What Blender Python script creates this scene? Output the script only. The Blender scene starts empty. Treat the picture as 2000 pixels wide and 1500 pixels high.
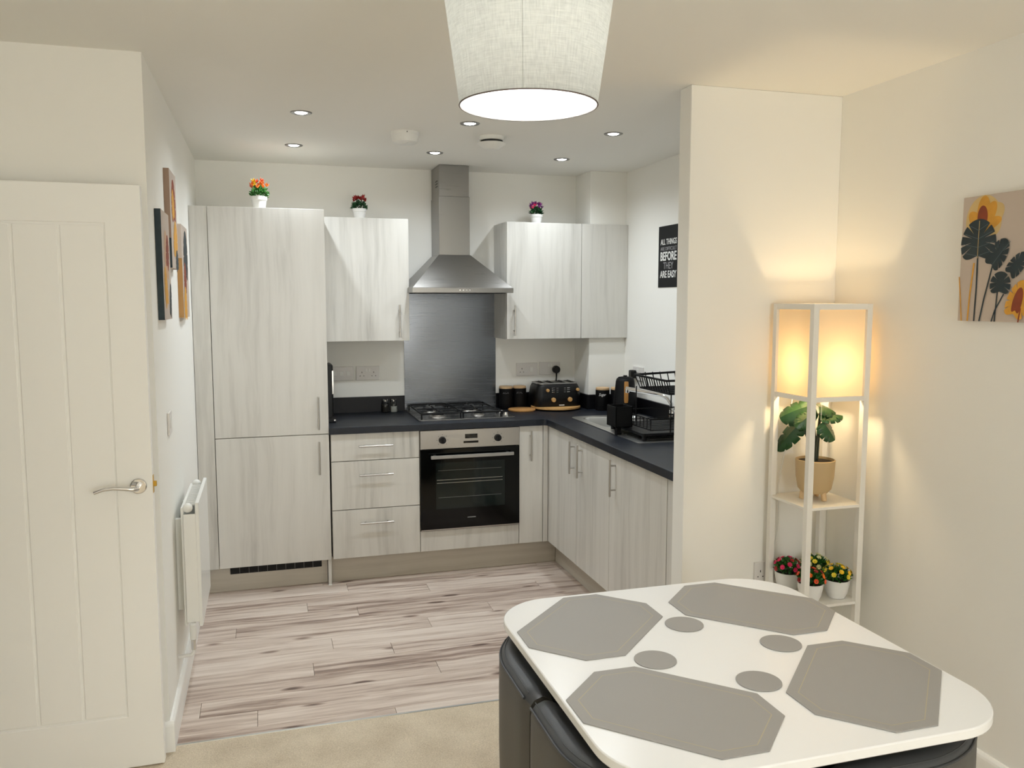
import bpy, bmesh, math, random
from mathutils import Vector, Matrix

# ------------------------------------------------------------------ camera, world, exposure
SC = bpy.context.scene
COL = SC.collection
PI = math.pi
cam_d = bpy.data.cameras.new('camera')
cam_d.sensor_width = 36.0
cam_d.lens = 36.0 * 1627.6 / 2000.0
cam_d.clip_start = 0.05
cam = bpy.data.objects.new('camera', cam_d)
COL.objects.link(cam)
cam.location = (-0.3327, -4.6939, 1.6135)
cam.rotation_euler = (PI / 2 - 0.1003, 0, -0.2876)
SC.camera = cam

world = bpy.data.worlds.new('world')
SC.world = world
world.use_nodes = True
world.node_tree.nodes['Background'].inputs[0].default_value = (0.02, 0.022, 0.03, 1)
world.node_tree.nodes['Background'].inputs[1].default_value = 0.3

SC.view_settings.view_transform = 'Standard'
SC.view_settings.look = 'None'
SC.view_settings.exposure = 0.0
SC.view_settings.gamma = 1.0
SC.view_settings.use_curve_mapping = False

SC.cycles.max_bounces = 14
SC.cycles.diffuse_bounces = 10
SC.cycles.sample_clamp_indirect = 4.0

POWER_DOWNLIGHT = 22.5
POWER_PENDANT = 23
POWER_LAMP = 7.5
POWER_ADDED_GLOBE = 70  # output of the extra lamp added behind the camera
COL_DOWN = (0.88, 0.95, 1.0)
COL_PEND = (0.97, 0.98, 1.0)
COL_LAMP = (1.0, 0.74, 0.42)
COL_ADDED_GLOBE = (0.95, 0.97, 0.985)

# ------------------------------------------------------------------ helpers
def C(r, g, b):
    f = lambda v: ((v / 255.0) / 12.92) if v / 255.0 <= 0.04045 else (((v / 255.0) + 0.055) / 1.055) ** 2.4
    return (f(r), f(g), f(b), 1.0)

class MB:
    """collects shapes into one bmesh"""
    def __init__(self):
        self.bm = bmesh.new()
    def box(self, x0, x1, y0, y1, z0, z1):
        vs = [self.bm.verts.new(p) for p in ((x0, y0, z0), (x1, y0, z0), (x1, y1, z0), (x0, y1, z0),
                                             (x0, y0, z1), (x1, y0, z1), (x1, y1, z1), (x0, y1, z1))]
        for f in ((3, 2, 1, 0), (4, 5, 6, 7), (0, 1, 5, 4), (1, 2, 6, 5), (2, 3, 7, 6), (3, 0, 4, 7)):
            self.bm.faces.new([vs[i] for i in f])
        return self
    def hexa(self, pts):
        vs = [self.bm.verts.new(p) for p in pts]
        for f in ((3, 2, 1, 0), (4, 5, 6, 7), (0, 1, 5, 4), (1, 2, 6, 5), (2, 3, 7, 6), (3, 0, 4, 7)):
            self.bm.faces.new([vs[i] for i in f])
        return self
    def rings(self, rings, cap=True, closed=True):
        R = [[self.bm.verts.new(p) for p in r] for r in rings]
        n = len(R[0])
        for a, b in zip(R, R[1:]):
            for i in range(n if closed else n - 1):
                j = (i + 1) % n
                try: self.bm.faces.new((a[i], a[j], b[j], b[i]))
                except ValueError: pass
        if cap and closed:
            self.bm.faces.new(list(reversed(R[0])))
            self.bm.faces.new(R[-1])
        return self
    def cyl(self, p0, p1, r0, r1=None, seg=20):
        if r1 is None: r1 = r0
        p0, p1 = Vector(p0), Vector(p1)
        d = (p1 - p0).normalized()
        a = d.orthogonal().normalized(); b = d.cross(a)
        mk = lambda p, r: [p + (a * math.cos(2 * PI * i / seg) + b * math.sin(2 * PI * i / seg)) * r for i in range(seg)]
        return self.rings([mk(p0, r0), mk(p1, r1)])
    def lathe(self, prof, c=(0, 0, 0), seg=32, cap=True):
        rs = []
        for r, z in prof:
            r = max(r, 1e-4)
            rs.append([(c[0] + r * math.cos(2 * PI * i / seg), c[1] + r * math.sin(2 * PI * i / seg), c[2] + z) for i in range(seg)])
        return self.rings(rs, cap)
    def tube(self, path, r, seg=10, cap=True):
        P = [Vector(p) for p in path]
        rad = r if isinstance(r, (list, tuple)) else [r] * len(P)
        rs = []; a = None
        for i, p in enumerate(P):
            if i == 0: d = P[1] - P[0]
            elif i == len(P) - 1: d = P[-1] - P[-2]
            else: d = (P[i + 1] - p).normalized() + (p - P[i - 1]).normalized()
            d.normalize()
            if a is None: a = d.orthogonal().normalized()
            else:
                a = (a - d * a.dot(d)).normalized()
            b = d.cross(a)
            rs.append([p + (a * math.cos(2 * PI * k / seg) + b * math.sin(2 * PI * k / seg)) * rad[i] for k in range(seg)])
        return self.rings(rs, cap)
    def prism(self, poly, z0, z1):
        return self.rings([[(x, y, z0) for x, y in poly], [(x, y, z1) for x, y in poly]])
    def sphere(self, c, r, sx=1, sy=1, sz=1, u=14, v=9):
        m = Matrix.Translation(c) @ Matrix.Diagonal((r * sx, r * sy, r * sz, 1))
        bmesh.ops.create_uvsphere(self.bm, u_segments=u, v_segments=v, radius=1, matrix=m)
        return self
    def poly(self, pts):
        self.bm.faces.new([self.bm.verts.new(p) for p in pts])
        return self

def wloc(o):
    v = Vector((0, 0, 0))
    while o is not None:
        v += o.location; o = o.parent
    return v

def obj(name, mb, m, parent=None, bevel=0, smooth=False, seg=2, local=False):
    """link the shapes of mb (world coordinates unless local) as one mesh object"""
    bm = mb.bm
    bmesh.ops.recalc_face_normals(bm, faces=bm.faces[:])
    if parent is not None and not local:
        bmesh.ops.translate(bm, verts=bm.verts[:], vec=-wloc(parent))
    me = bpy.data.meshes.new(name)
    bm.to_mesh(me); bm.free()
    me.materials.append(m)
    if smooth:
        for p in me.polygons: p.use_smooth = True
        me.set_sharp_from_angle(angle=math.radians(40))
    o = bpy.data.objects.new(name, me)
    COL.objects.link(o)
    if parent is not None: o.parent = parent
    if bevel:
        b = o.modifiers.new('bevel', 'BEVEL'); b.width = bevel; b.segments = seg; b.limit_method = 'ANGLE'
        b.angle_limit = math.radians(35)
        b.harden_normals = False
    return o

def tag(o, label=None, cat=None, group=None, kind=None):
    if label: o['label'] = label
    if cat: o['category'] = cat
    if group: o['group'] = group
    if kind: o['kind'] = kind
    return o

def thing(name, label, cat, loc=(0, 0, 0), rz=0, group=None):
    o = bpy.data.objects.new(name, None)
    o.empty_display_size = 0.05
    COL.objects.link(o)
    o.location = loc; o.rotation_euler = (0, 0, rz)
    return tag(o, label, cat, group)

def centre(o):
    """move a top-level mesh's origin to its base centre"""
    me = o.data
    xs = [v.co.x for v in me.vertices]; ys = [v.co.y for v in me.vertices]; zs = [v.co.z for v in me.vertices]
    c = Vector(((min(xs) + max(xs)) / 2, (min(ys) + max(ys)) / 2, min(zs)))
    me.transform(Matrix.Translation(-c)); o.location = c
    return o

def link_copy(o, parent=None, loc=None):
    c = o.copy(); COL.objects.link(c)
    if parent is not None: c.parent = parent
    if loc is not None: c.location = loc
    return c

def text_mesh(txt, size, m, name, parent, origin, xdir, updir, width=None, thick=0.0, shear=0.0, ext=0.0004):
    cu = bpy.data.curves.new(name, 'FONT')
    cu.body = txt; cu.size = size; cu.align_x = 'CENTER'; cu.align_y = 'CENTER'
    cu.offset = thick; cu.extrude = ext; cu.shear = shear; cu.resolution_u = 3
    t = bpy.data.objects.new(name, cu); COL.objects.link(t)
    dg = bpy.context.evaluated_depsgraph_get()
    me = bpy.data.meshes.new_from_object(t.evaluated_get(dg))
    bpy.data.objects.remove(t); bpy.data.curves.remove(cu)
    xs = [v.co.x for v in me.vertices]
    if width and xs:
        s = width / (max(xs) - min(xs)); c = (max(xs) + min(xs)) / 2
        for v in me.vertices: v.co.x = (v.co.x - c) * s
    X = Vector(xdir).normalized(); U = Vector(updir).normalized(); N = X.cross(U)
    M = Matrix((X, U, N)).transposed().to_4x4(); M.translation = Vector(origin) - wloc(parent)
    me.transform(M)
    me.materials.clear(); me.materials.append(m)
    o = bpy.data.objects.new(name, me); COL.objects.link(o); o.parent = parent
    return o

def rrect(x0, x1, y0, y1, r, n=8):
    rs = r if isinstance(r, (list, tuple)) else (r,) * 4
    P = []
    for (cx, cy, a0), rr in zip(((x1, y1, 0), (x0, y1, PI / 2), (x0, y0, PI), (x1, y0, 1.5 * PI)), rs):
        ox = cx - rr if cx == x1 else cx + rr
        oy = cy - rr if cy == y1 else cy + rr
        for i in range(n + 1):
            a = a0 + (PI / 2) * i / n
            P.append((ox + rr * math.cos(a), oy + rr * math.sin(a)))
    return P

# ------------------------------------------------------------------ materials
def newmat(name):
    m = bpy.data.materials.new(name); m.use_nodes = True
    nt = m.node_tree
    return m, nt, nt.nodes['Principled BSDF']

def N(nt, t, **kw):
    n = nt.nodes.new(t)
    for k, v in kw.items():
        if k.startswith('i_'):
            n.inputs[k[2:].replace('_', ' ')].default_value = v
        else: setattr(n, k, v)
    return n

def plain(name, col, rough=0.5, metal=0.0, spec=0.5, bump=0.0, bscale=200.0, var=0.0, vscale=3.0, coat=0.0):
    m, nt, p = newmat(name)
    p.inputs['Base Color'].default_value = col
    p.inputs['Roughness'].default_value = rough
    p.inputs['Metallic'].default_value = metal
    p.inputs['Specular IOR Level'].default_value = spec
    p.inputs['Coat Weight'].default_value = coat
    tc = N(nt, 'ShaderNodeTexCoord')
    if bump:
        no = N(nt, 'ShaderNodeTexNoise', i_Scale=bscale, i_Detail=4.0)
        nt.links.new(tc.outputs['Object'], no.inputs['Vector'])
        b = N(nt, 'ShaderNodeBump', i_Strength=bump, i_Distance=0.002)
        nt.links.new(no.outputs['Fac'], b.inputs['Height'])
        nt.links.new(b.outputs['Normal'], p.inputs['Normal'])
    if var:
        no = N(nt, 'ShaderNodeTexNoise', i_Scale=vscale, i_Detail=3.0)
        nt.links.new(tc.outputs['Object'], no.inputs['Vector'])
        mx = N(nt, 'ShaderNodeMix', data_type='RGBA', blend_type='MIX')
        mx.inputs[6].default_value = tuple(c * (1 - var) for c in col[:3]) + (1,)
        mx.inputs[7].default_value = tuple(min(1, c * (1 + var)) for c in col[:3]) + (1,)
        nt.links.new(no.outputs['Fac'], mx.inputs[0])
        nt.links.new(mx.outputs[2], p.inputs['Base Color'])
    return m

def grain(name, stops, axis='Z', fine=55.0, stretch=0.03, rough=0.42, var=0.5, bump=0.05, knots=0.0, spec=0.5, tone=0.0):
    """wood grain along an axis; each object gets its own slice"""
    m, nt, p = newmat(name)
    p.inputs['Roughness'].default_value = rough
    p.inputs['Specular IOR Level'].default_value = spec
    tc = N(nt, 'ShaderNodeTexCoord'); oi = N(nt, 'ShaderNodeObjectInfo')
    off = N(nt, 'ShaderNodeVectorMath', operation='SCALE'); off.inputs[0].default_value = (17.3, 9.1, 23.7)
    nt.links.new(oi.outputs['Random'], off.inputs['Scale'])
    add = N(nt, 'ShaderNodeVectorMath', operation='ADD')
    nt.links.new(tc.outputs['Object'], add.inputs[0]); nt.links.new(off.outputs[0], add.inputs[1])
    # gentle warp so the grain runs in waves
    wn = N(nt, 'ShaderNodeTexNoise', i_Scale=2.2, i_Detail=2.0)
    nt.links.new(add.outputs[0], wn.inputs['Vector'])
    ws = N(nt, 'ShaderNodeVectorMath', operation='SCALE', i_Scale=0.05)
    nt.links.new(wn.outputs['Color'], ws.inputs[0])
    ad2 = N(nt, 'ShaderNodeVectorMath', operation='ADD')
    nt.links.new(add.outputs[0], ad2.inputs[0]); nt.links.new(ws.outputs[0], ad2.inputs[1])
    mp = N(nt, 'ShaderNodeMapping')
    sc = [1, 1, 1]; sc['XYZ'.index(axis)] = stretch
    mp.inputs['Scale'].default_value = sc
    nt.links.new(ad2.outputs[0], mp.inputs['Vector'])
    n1 = N(nt, 'ShaderNodeTexNoise', i_Scale=fine, i_Detail=6.0, i_Roughness=0.62)
    n2 = N(nt, 'ShaderNodeTexNoise', i_Scale=fine * 0.22, i_Detail=3.0)
    nt.links.new(mp.outputs[0], n1.inputs['Vector']); nt.links.new(mp.outputs[0], n2.inputs['Vector'])
    mx = N(nt, 'ShaderNodeMix', data_type='FLOAT'); mx.inputs[0].default_value = var
    nt.links.new(n1.outputs['Fac'], mx.inputs[2]); nt.links.new(n2.outputs['Fac'], mx.inputs[3])
    val = mx.outputs[0]
    if tone:
        t1 = N(nt, 'ShaderNodeMath', operation='MULTIPLY_ADD'); t1.inputs[1].default_value = tone; t1.inputs[2].default_value = -tone / 2
        nt.links.new(oi.outputs['Random'], t1.inputs[0])
        t2 = N(nt, 'ShaderNodeMath', operation='ADD')
        nt.links.new(val, t2.inputs[0]); nt.links.new(t1.outputs[0], t2.inputs[1]); val = t2.outputs[0]
    if knots:
        mk = N(nt, 'ShaderNodeMapping'); ks = [1, 1, 1]; ks['XYZ'.index(axis)] = 0.3
        mk.inputs['Scale'].default_value = ks
        nt.links.new(ad2.outputs[0], mk.inputs['Vector'])
        vo = N(nt, 'ShaderNodeTexVoronoi', i_Scale=9.0)
        nt.links.new(mk.outputs[0], vo.inputs['Vector'])
        rk = N(nt, 'ShaderNodeValToRGB')
        rk.color_ramp.elements[0].position = 0.03; rk.color_ramp.elements[0].color = (1, 1, 1, 1)
        rk.color_ramp.elements[1].position = 0.16; rk.color_ramp.elements[1].color = (0, 0, 0, 1)
        nt.links.new(vo.outputs['Distance'], rk.inputs[0])
        sb = N(nt, 'ShaderNodeMath', operation='MULTIPLY_ADD'); sb.inputs[1].default_value = -knots
        nt.links.new(rk.outputs[0], sb.inputs[0]); nt.links.new(val, sb.inputs[2]); val = sb.outputs[0]
    cr = N(nt, 'ShaderNodeValToRGB')
    el = cr.color_ramp.elements
    while len(el) < len(stops): el.new(0.5)
    for e, (pos, col) in zip(el, stops): e.position = pos; e.color = col
    nt.links.new(val, cr.inputs[0])
    nt.links.new(cr.outputs[0], p.inputs['Base Color'])
    if bump:
        b = N(nt, 'ShaderNodeBump', i_Strength=bump, i_Distance=0.001)
        nt.links.new(n1.outputs['Fac'], b.inputs['Height']); nt.links.new(b.outputs['Normal'], p.inputs['Normal'])
    return m

def brushed(name, col, rough=0.3, axis='X', wav=0.0):
    m, nt, p = newmat(name)
    p.inputs['Metallic'].default_value = 1.0
    p.inputs['Base Color'].default_value = col
    tc = N(nt, 'ShaderNodeTexCoord'); mp = N(nt, 'ShaderNodeMapping')
    s = [1, 1, 1]; s['XYZ'.index(axis)] = 0.01
    mp.inputs['Scale'].default_value = s
    nt.links.new(tc.outputs['Object'], mp.inputs['Vector'])
    n = N(nt, 'ShaderNodeTexNoise', i_Scale=500.0, i_Detail=3.0)
    nt.links.new(mp.outputs[0], n.inputs['Vector'])
    r = N(nt, 'ShaderNodeMapRange'); r.inputs['To Min'].default_value = rough - 0.08; r.inputs['To Max'].default_value = rough + 0.1
    nt.links.new(n.outputs['Fac'], r.inputs[0]); nt.links.new(r.outputs[0], p.inputs['Roughness'])
    b = N(nt, 'ShaderNodeBump', i_Strength=0.12, i_Distance=0.0006)
    nt.links.new(n.outputs['Fac'], b.inputs['Height'])
    last = b
    if wav:
        w = N(nt, 'ShaderNodeTexNoise', i_Scale=3.5, i_Detail=0.0)
        nt.links.new(tc.outputs['Object'], w.inputs['Vector'])
        b2 = N(nt, 'ShaderNodeBump', i_Strength=wav, i_Distance=0.02)
        nt.links.new(w.outputs['Fac'], b2.inputs['Height']); nt.links.new(b.outputs['Normal'], b2.inputs['Normal'])
        last = b2
    nt.links.new(last.outputs['Normal'], p.inputs['Normal'])
    return m

def emit(name, col, s):
    m, nt, p = newmat(name)
    p.inputs['Base Color'].default_value = (0.8, 0.8, 0.8, 1)
    p.inputs['Emission Color'].default_value = tuple(col[:3]) + (1,)
    p.inputs['Emission Strength'].default_value = s
    return m

def translucent(name, col, tcol, weave=0.0, fac=0.5):
    m, nt, p = newmat(name)
    out = nt.nodes['Material Output']
    d = N(nt, 'ShaderNodeBsdfDiffuse'); t = N(nt, 'ShaderNodeBsdfTranslucent')
    d.inputs['Color'].default_value = col; t.inputs['Color'].default_value = tcol
    mx = N(nt, 'ShaderNodeMixShader'); mx.inputs[0].default_value = fac
    nt.links.new(d.outputs[0], mx.inputs[1]); nt.links.new(t.outputs[0], mx.inputs[2])
    nt.links.new(mx.outputs[0], out.inputs['Surface'])
    nt.nodes.remove(p)
    if weave:
        tc = N(nt, 'ShaderNodeTexCoord')
        vals = []
        for s in ((1, 1, 0.03), (0.1, 0.1, 1.6)):
            mp = N(nt, 'ShaderNodeMapping'); mp.inputs['Scale'].default_value = s
            nt.links.new(tc.outputs['Object'], mp.inputs['Vector'])
            n = N(nt, 'ShaderNodeTexNoise', i_Scale=330.0, i_Detail=3.0)
            nt.links.new(mp.outputs[0], n.inputs['Vector']); vals.append(n.outputs['Fac'])
        ad = N(nt, 'ShaderNodeMath', operation='ADD')
        nt.links.new(vals[0], ad.inputs[0]); nt.links.new(vals[1], ad.inputs[1])
        mr = N(nt, 'ShaderNodeMapRange'); mr.inputs['From Min'].default_value = 0.7; mr.inputs['From Max'].default_value = 1.3
        mr.inputs['To Min'].default_value = 1 - weave; mr.inputs['To Max'].default_value = 1 + weave * 0.6
        nt.links.new(ad.outputs[0], mr.inputs[0])
        for node, c in ((d, col), (t, tcol)):
            v = N(nt, 'ShaderNodeVectorMath', operation='SCALE'); v.inputs[0].default_value = c[:3]
            nt.links.new(mr.outputs[0], v.inputs['Scale']); nt.links.new(v.outputs[0], node.inputs['Color'])
    return m

M = {}
M['wall'] = plain('wall_paint', C(238, 237, 232), 0.85, spec=0.2, bump=0.03, bscale=350)
M['ceil'] = plain('ceiling_paint', C(235, 234, 229), 0.9, spec=0.15, bump=0.02, bscale=300)
M['gloss'] = plain('white_gloss_paint', C(243, 243, 240), 0.38, spec=0.4)
M['white'] = plain('white_plastic', C(228, 228, 224), 0.35)
M['white_metal'] = plain('white_enamel', C(232, 232, 228), 0.3)
M['socket'] = plain('socket_plastic', C(218, 215, 212), 0.35)
M['socket_dark'] = plain('socket_slot', C(40, 38, 36), 0.6)
M['cab'] = grain('whitewashed_wood', [(0.30, C(168, 166, 161)), (0.40, C(196, 194, 188)), (0.50, C(208, 206, 200)), (0.72, C(216, 214, 208))],
                 'Z', 30, 0.05, 0.36, 0.5, 0.02)
M['cabh'] = grain('whitewashed_wood_plinth', [(0.3, C(172, 165, 152)), (0.5, C(190, 184, 172)), (0.75, C(202, 197, 186))], 'X', 40, 0.02, 0.5, 0.5, 0.02)
M['cabhy'] = grain('whitewashed_wood_plinth_side', [(0.3, C(172, 165, 152)), (0.5, C(190, 184, 172)), (0.75, C(202, 197, 186))], 'Y', 40, 0.02, 0.5, 0.5, 0.02)
M['carc'] = plain('carcass_panel', C(196, 190, 178), 0.55)
M['gap'] = plain('dark_plank_joint', C(70, 66, 60), 0.8)  # dark base colour seen in the joints between laminate boards
M['lam'] = grain('grey_oak_laminate', [(0.26, C(96, 78, 70)), (0.38, C(152, 133, 122)), (0.46, C(190, 173, 161)), (0.56, C(212, 198, 187)), (0.75, C(228, 217, 207))],
                 'X', 34, 0.05, 0.42, 0.32, 0.04, knots=0.26, tone=0.09)
M['top'] = plain('dark_slate_laminate', C(27, 31, 39), 0.40, spec=0.35, var=0.75, vscale=11, bump=0.03, bscale=60)
M['upst'] = plain('black_upstand', C(12, 12, 15), 0.4, spec=0.3)
M['steel'] = brushed('brushed_steel', (0.42, 0.42, 0.415, 1), 0.3, 'X')
M['steelv'] = brushed('brushed_steel_vertical', (0.27, 0.26, 0.245, 1), 0.3, 'X')
M['splash'] = brushed('splashback_steel', (0.18, 0.19, 0.205, 1), 0.24, 'X', 0.25)
M['ovst'] = brushed('oven_steel', (0.50, 0.48, 0.45, 1), 0.3, 'Z')
M['sinksteel'] = brushed('sink_steel', (0.66, 0.66, 0.64, 1), 0.32, 'Y')
M['hobsteel'] = brushed('hob_steel', (0.34, 0.34, 0.34, 1), 0.25, 'X')
M['bezel'] = plain('downlight_nickel', (0.30, 0.29, 0.28, 1), 0.35, 1.0)
M['nickel'] = plain('brushed_nickel', (0.50, 0.48, 0.45, 1), 0.28, 1.0)
M['chrome'] = plain('chrome', (0.75, 0.75, 0.76, 1), 0.08, 1.0)
M['blackgl'] = plain('black_glass', C(3, 4, 4), 0.08, spec=0.3)
M['black'] = plain('black_plastic', C(9, 9, 10), 0.4, spec=0.35)
M['blackm'] = plain('matt_black', C(7, 7, 8), 0.6, spec=0.25)
M['iron'] = plain('cast_iron', C(8, 8, 9), 0.5, spec=0.3)
M['wood'] = grain('bamboo_wood', [(0.3, C(176, 132, 78)), (0.7, C(214, 172, 112))], 'X', 60, 0.05, 0.45, 0.5)
M['woodv'] = grain('bamboo_handle', [(0.3, C(150, 100, 45)), (0.7, C(190, 138, 70))], 'Z', 60, 0.05, 0.45, 0.5)
M['cork'] = plain('cork', C(186, 136, 78), 0.8, bump=0.3, bscale=250, var=0.15, vscale=90)
M['lid'] = plain('pale_wood_lid', C(200, 168, 128), 0.5, var=0.08, vscale=30)
M['table'] = plain('white_table_laminate', C(236, 237, 237), 0.24, spec=0.5)
M['mat'] = plain('grey_faux_leather', C(150, 148, 144), 0.55, bump=0.08, bscale=500)
M['gold'] = plain('gold_foil_line', C(172, 160, 132), 0.5)
M['leather'] = plain('charcoal_leather', C(62, 64, 67), 0.42, bump=0.12, bscale=260)
M['leather2'] = plain('charcoal_leather_piping', C(52, 54, 57), 0.4)
M['leatherside'] = plain('charcoal_leather_panel', C(76, 74, 70), 0.5, bump=0.12, bscale=260)
M['shade'] = translucent('linen_shade', C(213, 213, 206), C(206, 207, 203), 0.18, 0.45)
M['shade_in'] = plain('shade_lining', C(240, 240, 240), 0.7)
M['paper'] = translucent('lamp_fabric', C(232, 222, 200), C(156, 138, 110), 0.0, 0.38)
M['lampwhite'] = plain('white_lamp_frame', C(232, 229, 222), 0.45)
M['brass'] = plain('brass', C(200, 160, 70), 0.3, 0.9)
M['potw'] = plain('white_ceramic', C(232, 232, 230), 0.35)
M['potc'] = plain('cream_ceramic', C(184, 160, 120), 0.55)
M['potwood'] = plain('pale_wood_leg', C(206, 176, 134), 0.5)
M['soil'] = plain('soil', C(34, 26, 20), 0.9)
M['leafg'] = plain('leaf_green', C(44, 104, 34), 0.45, var=0.35, vscale=40)
M['leafd'] = plain('leaf_dark_green', C(26, 66, 34), 0.4, var=0.35, vscale=40)
M['monst'] = plain('monstera_green', C(28, 70, 34), 0.35, var=0.3, vscale=12)
M['stem'] = plain('stem_green', C(38, 46, 26), 0.5)
for k, c in dict(orange=(238, 112, 30), yellow=(240, 196, 40), red=(150, 28, 26), purple=(120, 40, 120), pink=(214, 40, 96), coral=(224, 84, 44), lemon=(226, 206, 60), cream=(226, 224, 170)).items():
    M[k] = plain('petal_' + k, C(*c), 0.5)
M['poster'] = plain('poster_black', C(14, 15, 17), 0.6, spec=0.25)
M['posterw'] = plain('poster_white_print', C(225, 225, 222), 0.6)
M['posterg'] = plain('poster_grey_print', C(150, 148, 150), 0.6)
M['canvas'] = plain('canvas_greige', C(190, 176, 164), 0.8, bump=0.1, bscale=600)
M['inkd'] = plain('print_dark_teal', C(34, 48, 54), 0.7, var=0.6, vscale=25)
M['inkg'] = plain('print_gold', C(206, 150, 54), 0.7, var=0.3, vscale=25)
M['inkr'] = plain('print_rust', C(132, 58, 30), 0.7, var=0.3, vscale=25)
M['inkp'] = plain('print_pale_gold', C(204, 176, 120), 0.7, var=0.1, vscale=25)
M['inko'] = plain('print_ochre', C(176, 134, 80), 0.7, var=0.15, vscale=20)
M['inkv'] = plain('print_grey_vein', C(96, 112, 116), 0.7)
M['inkb'] = plain('print_mushroom', C(150, 126, 108), 0.7)
M['inkt'] = plain('print_tan', C(196, 160, 128), 0.7, var=0.2, vscale=20)
M['lit'] = emit('downlight_lamp', (1.0, 1.0, 0.98), 25.0)
def lamp_emit(name, col, watts, r):          # glowing sphere of radius r giving off `watts`
    return emit(name, col, watts / (PI * 4 * PI * r * r))
M['bulbw'] = lamp_emit('pendant_bulb', COL_PEND, POWER_PENDANT, 0.034)
M['bulby'] = lamp_emit('lamp_bulb', COL_LAMP, POWER_LAMP, 0.030)
M['globe'] = lamp_emit('added_globe_glow', COL_ADDED_GLOBE, POWER_ADDED_GLOBE, 0.17)  # glow of the added, unseen globe
M['digit'] = plain('oven_display', C(6, 7, 7), 0.12)
M['mark'] = plain('printed_mark', C(120, 120, 118), 0.5)
M['glassdark'] = plain('oven_window_glass', C(20, 28, 27), 0.07, spec=0.4)
M['salt'] = plain('salt', C(222, 220, 214), 0.8)
M['pepper'] = plain('pepper', C(58, 52, 44), 0.8)
mm, nt_, p_ = newmat('clear_glass'); p_.inputs['Transmission Weight'].default_value = 1.0; p_.inputs['Roughness'].default_value = 0.02
p_.inputs['Base Color'].default_value = (0.9, 0.95, 0.95, 1); M['glass'] = mm

def carpet_mat():
    m, nt, p = newmat('beige_carpet')
    p.inputs['Roughness'].default_value = 0.95; p.inputs['Specular IOR Level'].default_value = 0.1
    tc = N(nt, 'ShaderNodeTexCoord')
    n1 = N(nt, 'ShaderNodeTexNoise', i_Scale=210.0, i_Detail=5.0, i_Roughness=0.7)
    n2 = N(nt, 'ShaderNodeTexNoise', i_Scale=7.0, i_Detail=3.0)
    for n in (n1, n2): nt.links.new(tc.outputs['Object'], n.inputs['Vector'])
    mx = N(nt, 'ShaderNodeMix', data_type='FLOAT'); mx.inputs[0].default_value = 0.3
    nt.links.new(n1.outputs['Fac'], mx.inputs[2]); nt.links.new(n2.outputs['Fac'], mx.inputs[3])
    cr = N(nt, 'ShaderNodeValToRGB'); e = cr.color_ramp.elements
    e[0].position = 0.3; e[0].color = C(178, 163, 141); e[1].position = 0.7; e[1].color = C(238, 226, 205)
    nt.links.new(mx.outputs[0], cr.inputs[0]); nt.links.new(cr.outputs[0], p.inputs['Base Color'])
    b = N(nt, 'ShaderNodeBump', i_Strength=0.6, i_Distance=0.006)
    nt.links.new(n1.outputs['Fac'], b.inputs['Height']); nt.links.new(b.outputs['Normal'], p.inputs['Normal'])
    return m
M['carpet'] = carpet_mat()

# ------------------------------------------------------------------ room shell
XL, XR, YB, ZC = -0.70, 1.925, 0.5955, 2.4292
YN = -1.614            # wall behind the open door
YS = -1.759            # dining face of the partition stub
YSB = -1.668           # kitchen face of the partition stub
XS = 1.248             # end of the stub
XLD = -1.52            # left wall of the dining room
YE = -7.2              # wall behind the camera
def struct(name, mb, m, **k):
    return tag(obj(name, mb, m, **k), kind='structure')
struct('wall_back', MB().box(XL - 0.1, XR + 0.1, YB, YB + 0.1, -0.02, ZC), M['wall'])
struct('wall_left', MB().box(XL - 0.1, XL, YN, YB, -0.02, ZC), M['wall'])
struct('wall_front_left', MB().box(XLD - 1.3, XL - 0.1, YN, YN + 0.1, -0.02, ZC), M['wall'])
struct('wall_right', MB().box(XR, XR + 0.1, YE, YB, -0.02, ZC), M['wall'])
struct('wall_partition', MB().box(XS, XR, YS, YSB, -0.02, ZC), M['wall'], bevel=0.003)
struct('wall_corner_column', MB().box(1.674, XR, 0.333, YB, 0.907, ZC), M['wall'], bevel=0.002)
struct('wall_rear', MB().box(XLD - 1.3, XR + 0.1, YE - 0.1, YE, -0.02, ZC), M['wall'])
# dining left wall with the doorway the open door belongs to
dw = MB()
dw.box(XLD - 0.1, XLD, YE, -2.50, -0.02, ZC)
dw.box(XLD - 0.1, XLD, -2.50, -1.70, 2.0, ZC)
dw.box(XLD - 0.1, XLD, -1.70, YN, -0.02, ZC)
struct('wall_left_dining', dw, M['wall'])
struct('wall_hall', MB().box(XLD - 1.3, XLD - 1.2, YE, YN, -0.02, ZC), M['wall'])
struct('ceiling', MB().box(XLD - 1.3, XR + 0.1, YE - 0.1, YB + 0.1, ZC, ZC + 0.1), M['ceil'])
struct('floor_carpet', MB().box(XLD - 1.3, XR + 0.1, YE - 0.1, -1.588, -0.03, 0.004), M['carpet'])

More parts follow.
